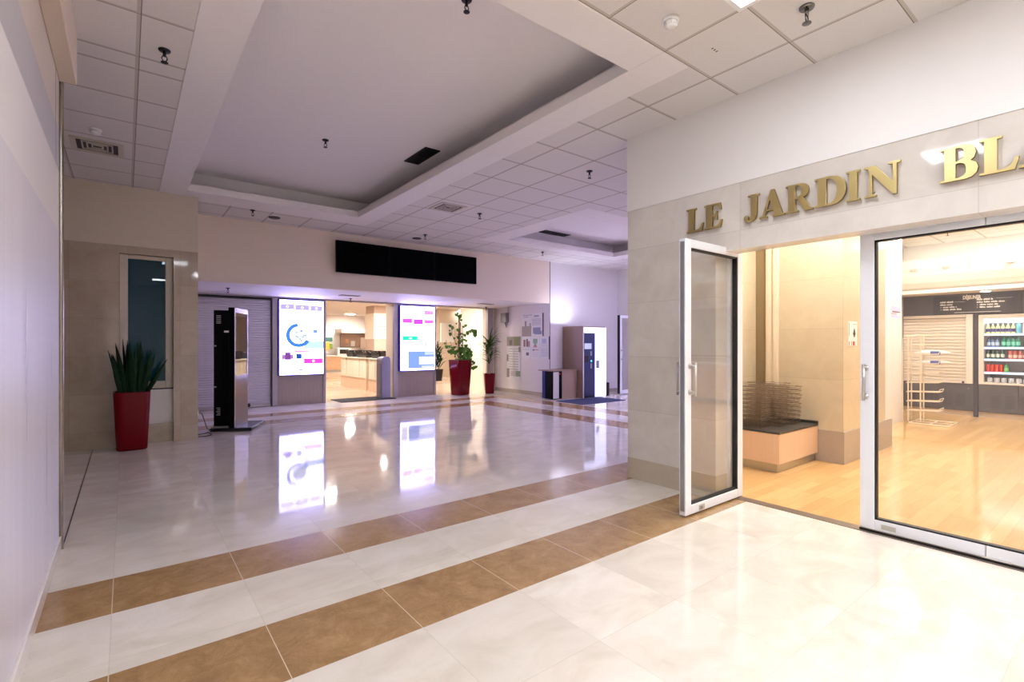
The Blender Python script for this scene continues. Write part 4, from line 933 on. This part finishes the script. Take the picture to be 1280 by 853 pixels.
for k in range(9):
    z = .22 + k * .17; b = MB(); w_ = .13
    b.tube([(sx_ - w_, sy_ + .36, z), (sx_ + w_, sy_ + .36, z), (sx_ + w_ + .02, sy_ - .10, z + .02), (sx_ - w_, sy_ - .10, z + .02)], .008, 5, True)
    for j in range(4): xx = sx_ - w_ + .05 + j * .06; b.tube([(xx, sy_ + .36, z), (xx, sy_ - .10, z + .02)], .005, 4)
    b.tube([(sx_ - w_, sy_ - .10, z + .02), (sx_ - w_, sy_ - .12, z + .07), (sx_ + w_, sy_ - .12, z + .07), (sx_ + w_ + .02, sy_ - .10, z + .02)], .006, 5)
    b.build('shelf', m_cw, t)
b = MB().tube([(sx_ - .15, sy_ + .4, 1.58), (sx_ + .15, sy_ + .3, 1.6), (sx_ + .15, sy_ - .05, 1.6)], .009, 5).tube([(sx_, sy_ + .25, 1.6), (sx_, sy_ + .25, 1.75), (sx_ + .1, sy_ + .2, 1.75)], .006, 5); b.build('top_holder', m_cw, t)
for z, lb in ((1.28, 'upper white and blue snack bag on the wire display stand'), (1.11, 'lower white and blue snack bag on the wire display stand')):
    g = thing('snack_bag', lb, 'bag', (sx_ + .06, sy_ + .02, z - .05), 'snack bags on the wire stand')
    b = MB(); n = 10; vs = []; fs = []
    for i in range(n + 1):
        f = i / n; yy = sy_ + .26 - f * .50; th = .05 * math.sin(math.pi * f) ** .6 + .003
        for j in range(7): xx = sx_ - .10 + j * .22 / 6; k = math.sin(math.pi * (j / 6 * .96 + .02)) ** .5; vs.append((xx, yy, z + th * k))
        for j in range(7): xx = sx_ - .10 + j * .22 / 6; k = math.sin(math.pi * (j / 6 * .96 + .02)) ** .5; vs.append((xx, yy, z - th * k))
    for i in range(n):
        for j in range(6):
            o = i * 14 + j; fs += [(o, o + 1, o + 15, o + 14), (o + 7, o + 21, o + 22, o + 8)]
        o = i * 14; fs += [(o, o + 14, o + 21, o + 7), (o + 6, o + 13, o + 27, o + 20)]
    fs += [(0, 7, 8, 1), (1, 8, 9, 2), (2, 9, 10, 3), (3, 10, 11, 4), (4, 11, 12, 5), (5, 12, 13, 6)]
    b.add(vs, fs); b.build('bag_body', m_whitep, g, smooth=True)
    box(sx_ - .104, sx_ - .09, sy_ - .12, sy_ + .02, z - .035, z + .03).build('blue_print', M('bag_blue', (90, 100, 170), .4), g)
# back wall of the shop ---------------------------------------------------
BX = 13.3
struct('wall_shop_counter', box(BX, 14.1, 2.10, 3.30, .10, 2.45).box(BX, 14.1, .60, .86, .10, 2.45).box(BX, 14.1, .86, 2.10, 2.01, 2.45).box(13.9, 14.1, .86, 2.10, .1, 2.01), m_anth)
struct('baseboard_shop_counter', box(BX + .02, 14.1, -6, 3.30, 0, .10), M('beige_plinth', (206, 186, 162), .4))
cu_ = [(12.52, 3.12), (12.53, 2.95), (12.56, 2.80), (12.62, 2.66), (12.70, 2.57), (12.78, 2.53), (12.60, 2.52), (12.60, 2.45), (13.3, 2.45), (13.3, 2.60), (12.86, 2.62), (12.70, 2.80), (12.64, 3.0), (12.64, 3.12)]
struct('trim_bulkhead', MB().ext(cu_, -6, 3.30), M('cream_bulkhead', (228, 218, 206), .5, var=.02))
struct('trim_bulkhead_joint', box(12.515, 12.53, 2.10, 2.112, 2.86, 3.12), m_greybase)
struct('wall_shop_cove', box(13.3, 14.1, -6, 3.30, 2.45, 3.52), m_white)
for y_, lb in ((2.95, 'small grey slot on the cream bulkhead furthest left'), (2.45, 'small grey slot on the cream bulkhead second from left'), (1.55, 'small pinkish slot on the cream bulkhead at the right edge')):
    tag(box(12.505, 12.53, y_ - .05, y_ + .05, 2.90, 2.95).build('wall_slot', m_greybase), lb, 'fitting', 'slots on the bulkhead')
t = thing('cove_light', 'long hidden tube light in the cove above the cream bulkhead', 'light', (12.95, 0, 2.9))
MB().cyl((12.95, -5, 2.95), (12.95, 3.25, 2.95), .03, n=10).build('tube', m_tube, t); box(12.88, 13.02, -5, 3.25, 2.86, 2.92).build('batten', m_whitep, t)
for x, y_, lb in ((12.95, 1.95, 'round downlight under the cream bulkhead above the dark menu board'),):
    t = thing('downlight', lb, 'light', (x, y_, 2.45), 'shop downlights'); MB().lathe([(.075, 2.443), (.09, 2.444), (.09, 2.45)], x, y_, 20).build('ring', m_whitep, t); MB().lathe([(.07, 2.441), (.07, 2.445)], x, y_, 20).build('lens', m_downl2, t)
dls = [(11.4, 3.0 - .25, 'beside the white column'), (11.35, 2.0, 'above the wire stand'), (12.2, 1.2, 'before the bulkhead'), (9.6, 1.9, 'behind the stone pillar'), (9.5, .6, 'in the middle of the shop'), (7.6, 1.5, 'in front of the stone pillar'), (7.4, .1, 'just inside the glass leaf'), (5.9, 1.7, 'above the shop entrance'), (11.0, -.6, 'right of the fridge'), (9.2, -1.4, 'deep right in the shop'), (7, -2, 'far right in the shop'), (6.2, 2.35, 'above the wire racks')]
for x, y_, lb in dls:
    t = thing('downlight', 'round recessed ceiling downlight ' + lb, 'light', (x, y_, 3.52), 'shop downlights')
    MB().lathe([(.085, 3.512), (.11, 3.514), (.11, 3.52)], x, y_, 20).build('ring', m_whitep, t); MB().lathe([(.083, 3.509), (.083, 3.513)], x, y_, 20).build('lens', m_downl, t)
struct('wall_shop_display', box(BX, 14.1, -6, .60, .10, 2.45), m_cream)
t = thing('service_counter', 'beige service counter with brown rail deep right in the shop', 'counter', (11.9, -3.4, 0))
box(11.5, 12.3, -5.6, -1.4, .08, .92).build('front_panel', m_benchw, t); box(11.55, 12.3, -5.55, -1.45, 0, .08).build('plinth', m_steel, t); box(11.45, 12.3, -5.65, -1.35, .92, .96).build('worktop', m_whitep, t)
for y_ in (-5.5, -3.5, -1.5): MB().cyl((11.5, y_, .96), (11.5, y_, 1.12), .02).build('rail_post', m_steel, t)
box(11.47, 11.53, -5.6, -1.4, 1.12, 1.16).build('rail', M('brown_rail', (150, 84, 60), .4), t)
# header, board, shutter, base cabinets
t = thing('menu_board', 'dark menu board with white lettering above the shop shutter and fridge', 'board', (BX, 2.15, 2.02))
box(BX - .03, BX - .001, 1.50, 2.79, 2.035, 2.41).build('panel', M('charcoal_board', (58, 55, 55), .6), t, bevel=.003)
text('DÉJEUNER', (BX - .031, 2.33, 2.335), .10, '-x', m_chalk, t, 'heading', 'LEFT', .002, .58, .004)
random.seed(41)
def rows(y0, z, items):          # the lines are too blurred to read: rows of small uneven letter strokes
    for i, (n_, h, dot) in enumerate(items):
        b = MB(); y_ = y0; zz = z - i * .050
        if dot: b.box(BX - .032, BX - .03, y_ - .018, y_ - .006, zz + .008, zz + .020); y_ -= .045
        for k in range(n_):
            if k % 6 == 5: y_ -= .014; continue
            w_ = random.uniform(.011, .018); t_ = random.choice((0, 0, .008)); b.box(BX - .032, BX - .03, y_ - w_, y_, zz, zz + h * .68 + t_); y_ -= w_ + .0035
        b.build('lettering', m_chalk, t)
rows(2.68, 2.275, [(11, .040, 0), (12, .034, 0), (13, .034, 1), (16, .034, 1)])
rows(2.125, 2.30, [(14, .040, 0), (24, .034, 0), (15, .034, 1), (17, .034, 1)])
box(BX - .032, BX - .03, 1.78, 2.46, 2.068, 2.076).box(BX - .032, BX - .03, 2.30, 2.46, 2.285, 2.289).box(BX - .032, BX - .03, 1.62, 1.85, 2.325, 2.328).build('rule', m_chalk, t)
t = shutter('roller_shutter', 'closed cream roller shutter left of the drinks fridge', 'x', 2.28, 3.29, .70, 1.97, BX - .02, m_shut2, 20, None, dp=.022)
b = MB().box(BX - .07, BX, 2.175, 2.28, .65, 2.03).box(BX - .06, BX, 2.28, 3.29, 1.97, 2.03).box(BX - .05, BX, 2.28, 3.29, .65, .70); b.build('frame', m_shut2, t, bevel=.004)
MB().cyl((BX - .075, 2.32, .675), (BX - .05, 2.32, .675), .02).build('lock', m_dark, t)
tag(box(BX - .05, BX, 2.10, 2.17, .0, 2.02).build('divider_post', m_anthd), 'dark upright post between shop shutter and drinks fridge', 'post')
for y0, y1, lb in ((2.172, 3.29, 'anthracite vented base unit under the cream shutter'), (.86, 2.098, 'anthracite vented base unit under the drinks fridge')):
    t = thing('base_unit', lb, 'cabinet', (BX, (y0 + y1) / 2, .1), 'anthracite base units')
    ym = y0 + (y1 - y0) * .55
    box(BX - .03, BX, y0, ym - .002, .11, .645).build('door', m_anth, t, bevel=.003); box(BX - .03, BX, ym + .002, y1, .11, .645).build('door', m_anth, t, bevel=.003)
    for gy in [y0 + .12 + k * .2 for k in range(int((y1 - y0 - .1) / .2))]:
        b = MB()
        for k in range(9): b.box(BX - .034, BX - .03, gy, gy + .14, .20 + k * .028, .213 + k * .028)
        b.build('vent', m_anthd, t)
    MB().cyl((BX - .03, y0 + .07, .55), (BX - .04, y0 + .07, .55), .008).build('lock', m_steel, t)
t = thing('drinks_fridge', 'open lit drinks fridge with bottles and cans in the shop wall', 'fridge', (13.6, 1.48, .66))
b = MB().box(BX - .05, 13.9, 2.02, 2.095, .65, 2.01).box(BX - .05, 13.9, .86, .93, .65, 2.01).box(BX - .05, 13.9, .93, 2.02, 1.93, 2.01).box(BX - .05, 13.9, .93, 2.02, .65, .69)
b.build('cabinet', M('pale_fridge_case', (222, 212, 202), .35), t, bevel=.004)
box(13.84, 13.9, .93, 2.02, .69, 1.93).build('back_panel', M('fridge_liner', (170, 160, 150), .4), t)
box(BX - .03, BX + .05, .94, 2.01, 1.85, 1.925).build('light_box', EM('fridge_header_light', (236, 240, 255), 5), t)
SH = [1.635, 1.375, 1.145, .89]
for z in SH:
    s_ = box(BX, 13.84, .93, 2.02, z - .015, z).build('shelf', m_alu, t); box(BX - .012, BX, .93, 2.02, z - .035, z + .006).build('price_strip', EM('strip_light', (226, 232, 255), 1.6), s_)
def bottle(x, y, z, h, r, mb_, mc, ml, name, label, grp, neck=True):
    t = thing(name, label, 'bottle' if neck else 'can', (x, y, z), grp)
    if neck: pr = [(r * .9, z), (r, z + .01), (r, z + h * .58), (r * .85, z + h * .68), (r * .42, z + h * .82), (r * .36, z + h * .92), (r * .36, z + h * .93)]
    else: pr = [(r * .85, z), (r, z + .01), (r, z + h * .9), (r * .8, z + h * .97), (r * .8, z + h)]
    MB().lathe(pr, x, y, 12).build('body', mb_, t, True)
    if neck: MB().lathe([(r * .42, z + h * .92), (r * .42, z + h)], x, y, 10).build('cap', mc, t)
    if ml: MB().lathe([(r * 1.02, z + h * .2), (r * 1.02, z + h * .52)], x, y, 12).build('label_band', ml, t)
    return t
def row(z, ys, h, r, mb_, mc, ml, desc, name, neck=True, grp=None):
    names = ['leftmost', 'second', 'third', 'fourth', 'fifth', 'sixth']
    p0 = None
    for i, y_ in enumerate(ys):
        lb = desc % names[i]
        if p0 is None: p0 = bottle(BX + .08, y_, z, h, r, mb_, mc, ml, name, lb, grp, neck)
        else: dup(p0, (BX + .08, y_, z), lb, grp)
def ys(y0, st, n): return [y0 - st * k for k in range(n)]
row(1.635, ys(1.975, .070, 6), .20, .031, M('pale_lime', (226, 236, 150), .3), M('cap_white', (240, 240, 240), .4), M('violet_label', (70, 60, 120), .4), '%s lime bottle with violet label on the top fridge shelf', 'drink_bottle', True, 'lime bottles on the top shelf')
tag(MB().lathe([(.034, 1.635), (.034, 1.80), (.02, 1.83)], BX + .08, 1.55, 12).build('drink_bottle', M('pale_teal', (120, 196, 214), .3), smooth=True), 'light blue bottle beside the lime row on the top fridge shelf', 'bottle')
tag(box(BX + .04, BX + .12, 1.40, 1.49, 1.635, 1.83).build('drink_carton', m_whitep, bevel=.004), 'white carton at the right edge of the top fridge shelf', 'carton')
row(1.375, ys(1.965, .062, 3), .19, .029, M('blue_water', (90, 120, 160), .2), M('cap_blue', (60, 90, 160), .4), M('pale_label', (190, 210, 230), .4), '%s blue water bottle on the second fridge shelf', 'water_bottle', True, 'water bottles on the second shelf')
row(1.375, ys(1.755, .066, 4), .205, .031, M('teal_green', (36, 146, 118), .25), M('cap_green', (60, 170, 130), .4), M('mint_label', (130, 214, 190), .4), '%s teal green bottle on the second fridge shelf', 'drink_bottle', True, 'teal bottles on the second shelf')
row(1.145, ys(1.975, .069, 4), .19, .030, M('bottle_green', (60, 92, 70), .25), M('cap_dark', (60, 70, 60), .4), M('white_label', (216, 222, 210), .4), '%s dark green bottle with white label on the third fridge shelf', 'drink_bottle', True, 'green bottles on the third shelf')
row(1.145, ys(1.665, .068, 4), .165, .030, M('salmon_can', (206, 110, 92), .3, .3), None, M('pale_pink_label', (240, 196, 180), .4), '%s salmon can on the third fridge shelf', 'drink_can', False, 'salmon cans on the third shelf')
row(.89, ys(1.975, .062, 4), .15, .029, M('orange_red_can', (220, 70, 40), .3, .3), None, None, '%s orange-red can on the fourth fridge shelf', 'drink_can', False, 'red cans on the fourth shelf')
bottle(BX + .08, 1.72, .89, .17, .030, M('bright_green', (60, 160, 60), .3), M('cap_g', (40, 110, 40), .4), M('lime_label', (150, 214, 110), .4), 'drink_bottle', 'single bright green bottle right of the red cans on the fourth fridge shelf', None)
row(.69, ys(1.95, .10, 6), .09, .043, M('clear_tub', (196, 196, 200), .3), None, None, '%s clear plastic tub on the bottom of the fridge', 'plastic_tub', False, 'tubs on the fridge floor')

# ================================================================== LIGHTS
def area(name, loc, size, energy, col, rot=(0, 0, 0), sy=None):
    l = bpy.data.lights.new(name, 'AREA'); l.energy = energy; l.color = col; l.size = size
    if sy: l.shape = 'RECTANGLE'; l.size_y = sy
    o = bpy.data.objects.new(name, l); o.location = loc; o.rotation_euler = rot; C.objects.link(o); o['kind'] = 'helper'; return o
area('night_wall_fill', (-1.6, 9.9, 3.3), .4, 75, (.85, .95, 1.0))  # unseen fill light added to brighten the teal wall behind the window
area('cabinet_top_lamp', (9.35, 9.55, 1.96), .5, 16, (.72, .74, 1.0), (R(180), 0, 0), .25)
for i, (x, y_) in enumerate(((4.6, 14.6), (7.5, 14.6), (4.6, 18.5), (7.6, 17.2), (9.6, 22), (12, 19), (9, 25), (11.2, 14.3))):
    t = thing('ceiling_light', ['lit ceiling panel just inside the first canteen opening', 'lit ceiling panel above the tray stands', 'lit ceiling panel left in the canteen', 'lit ceiling panel before the canteen column', 'lit ceiling panel deep in the canteen', 'lit ceiling panel right of the canteen column', 'lit ceiling panel over the serving counter', 'lit ceiling panel behind the second canteen opening'][i], 'light', (x, y_, 2.95), 'canteen ceiling lights')
    b = MB(); holes(b, x - .24, x + .24, y_ - .12, y_ + .12, 2.93, 2.95, [(x - .22, x + .22, y_ - .10, y_ + .10)]); b.build('frame', m_whitep, t); box(x - .22, x + .22, y_ - .10, y_ + .10, 2.938, 2.948).build('diffuser', m_cafelight, t)

# ================================================================== CAMERA / WORLD
w = bpy.data.worlds.new('World'); bpy.context.scene.world = w; w.use_nodes = True
w.node_tree.nodes['Background'].inputs[0].default_value = (.8, .8, 1, 1); w.node_tree.nodes['Background'].inputs[1].default_value = .02
cam = bpy.data.cameras.new('camera'); co = bpy.data.objects.new('camera', cam); C.objects.link(co); bpy.context.scene.camera = co
cam.sensor_fit = 'HORIZONTAL'; cam.sensor_width = 36; cam.lens = 36 * FPX / 1280; cam.shift_y = (CY - 426.5) / 1280
co.location = (0, 0, HC); co.rotation_euler = (R(90), 0, -YAW); cam.clip_start = .02
vs_ = bpy.context.scene.view_settings; vs_.view_transform = 'Standard'; vs_.look = 'None'; vs_.exposure = .16; vs_.gamma = 1; vs_.use_curve_mapping = False
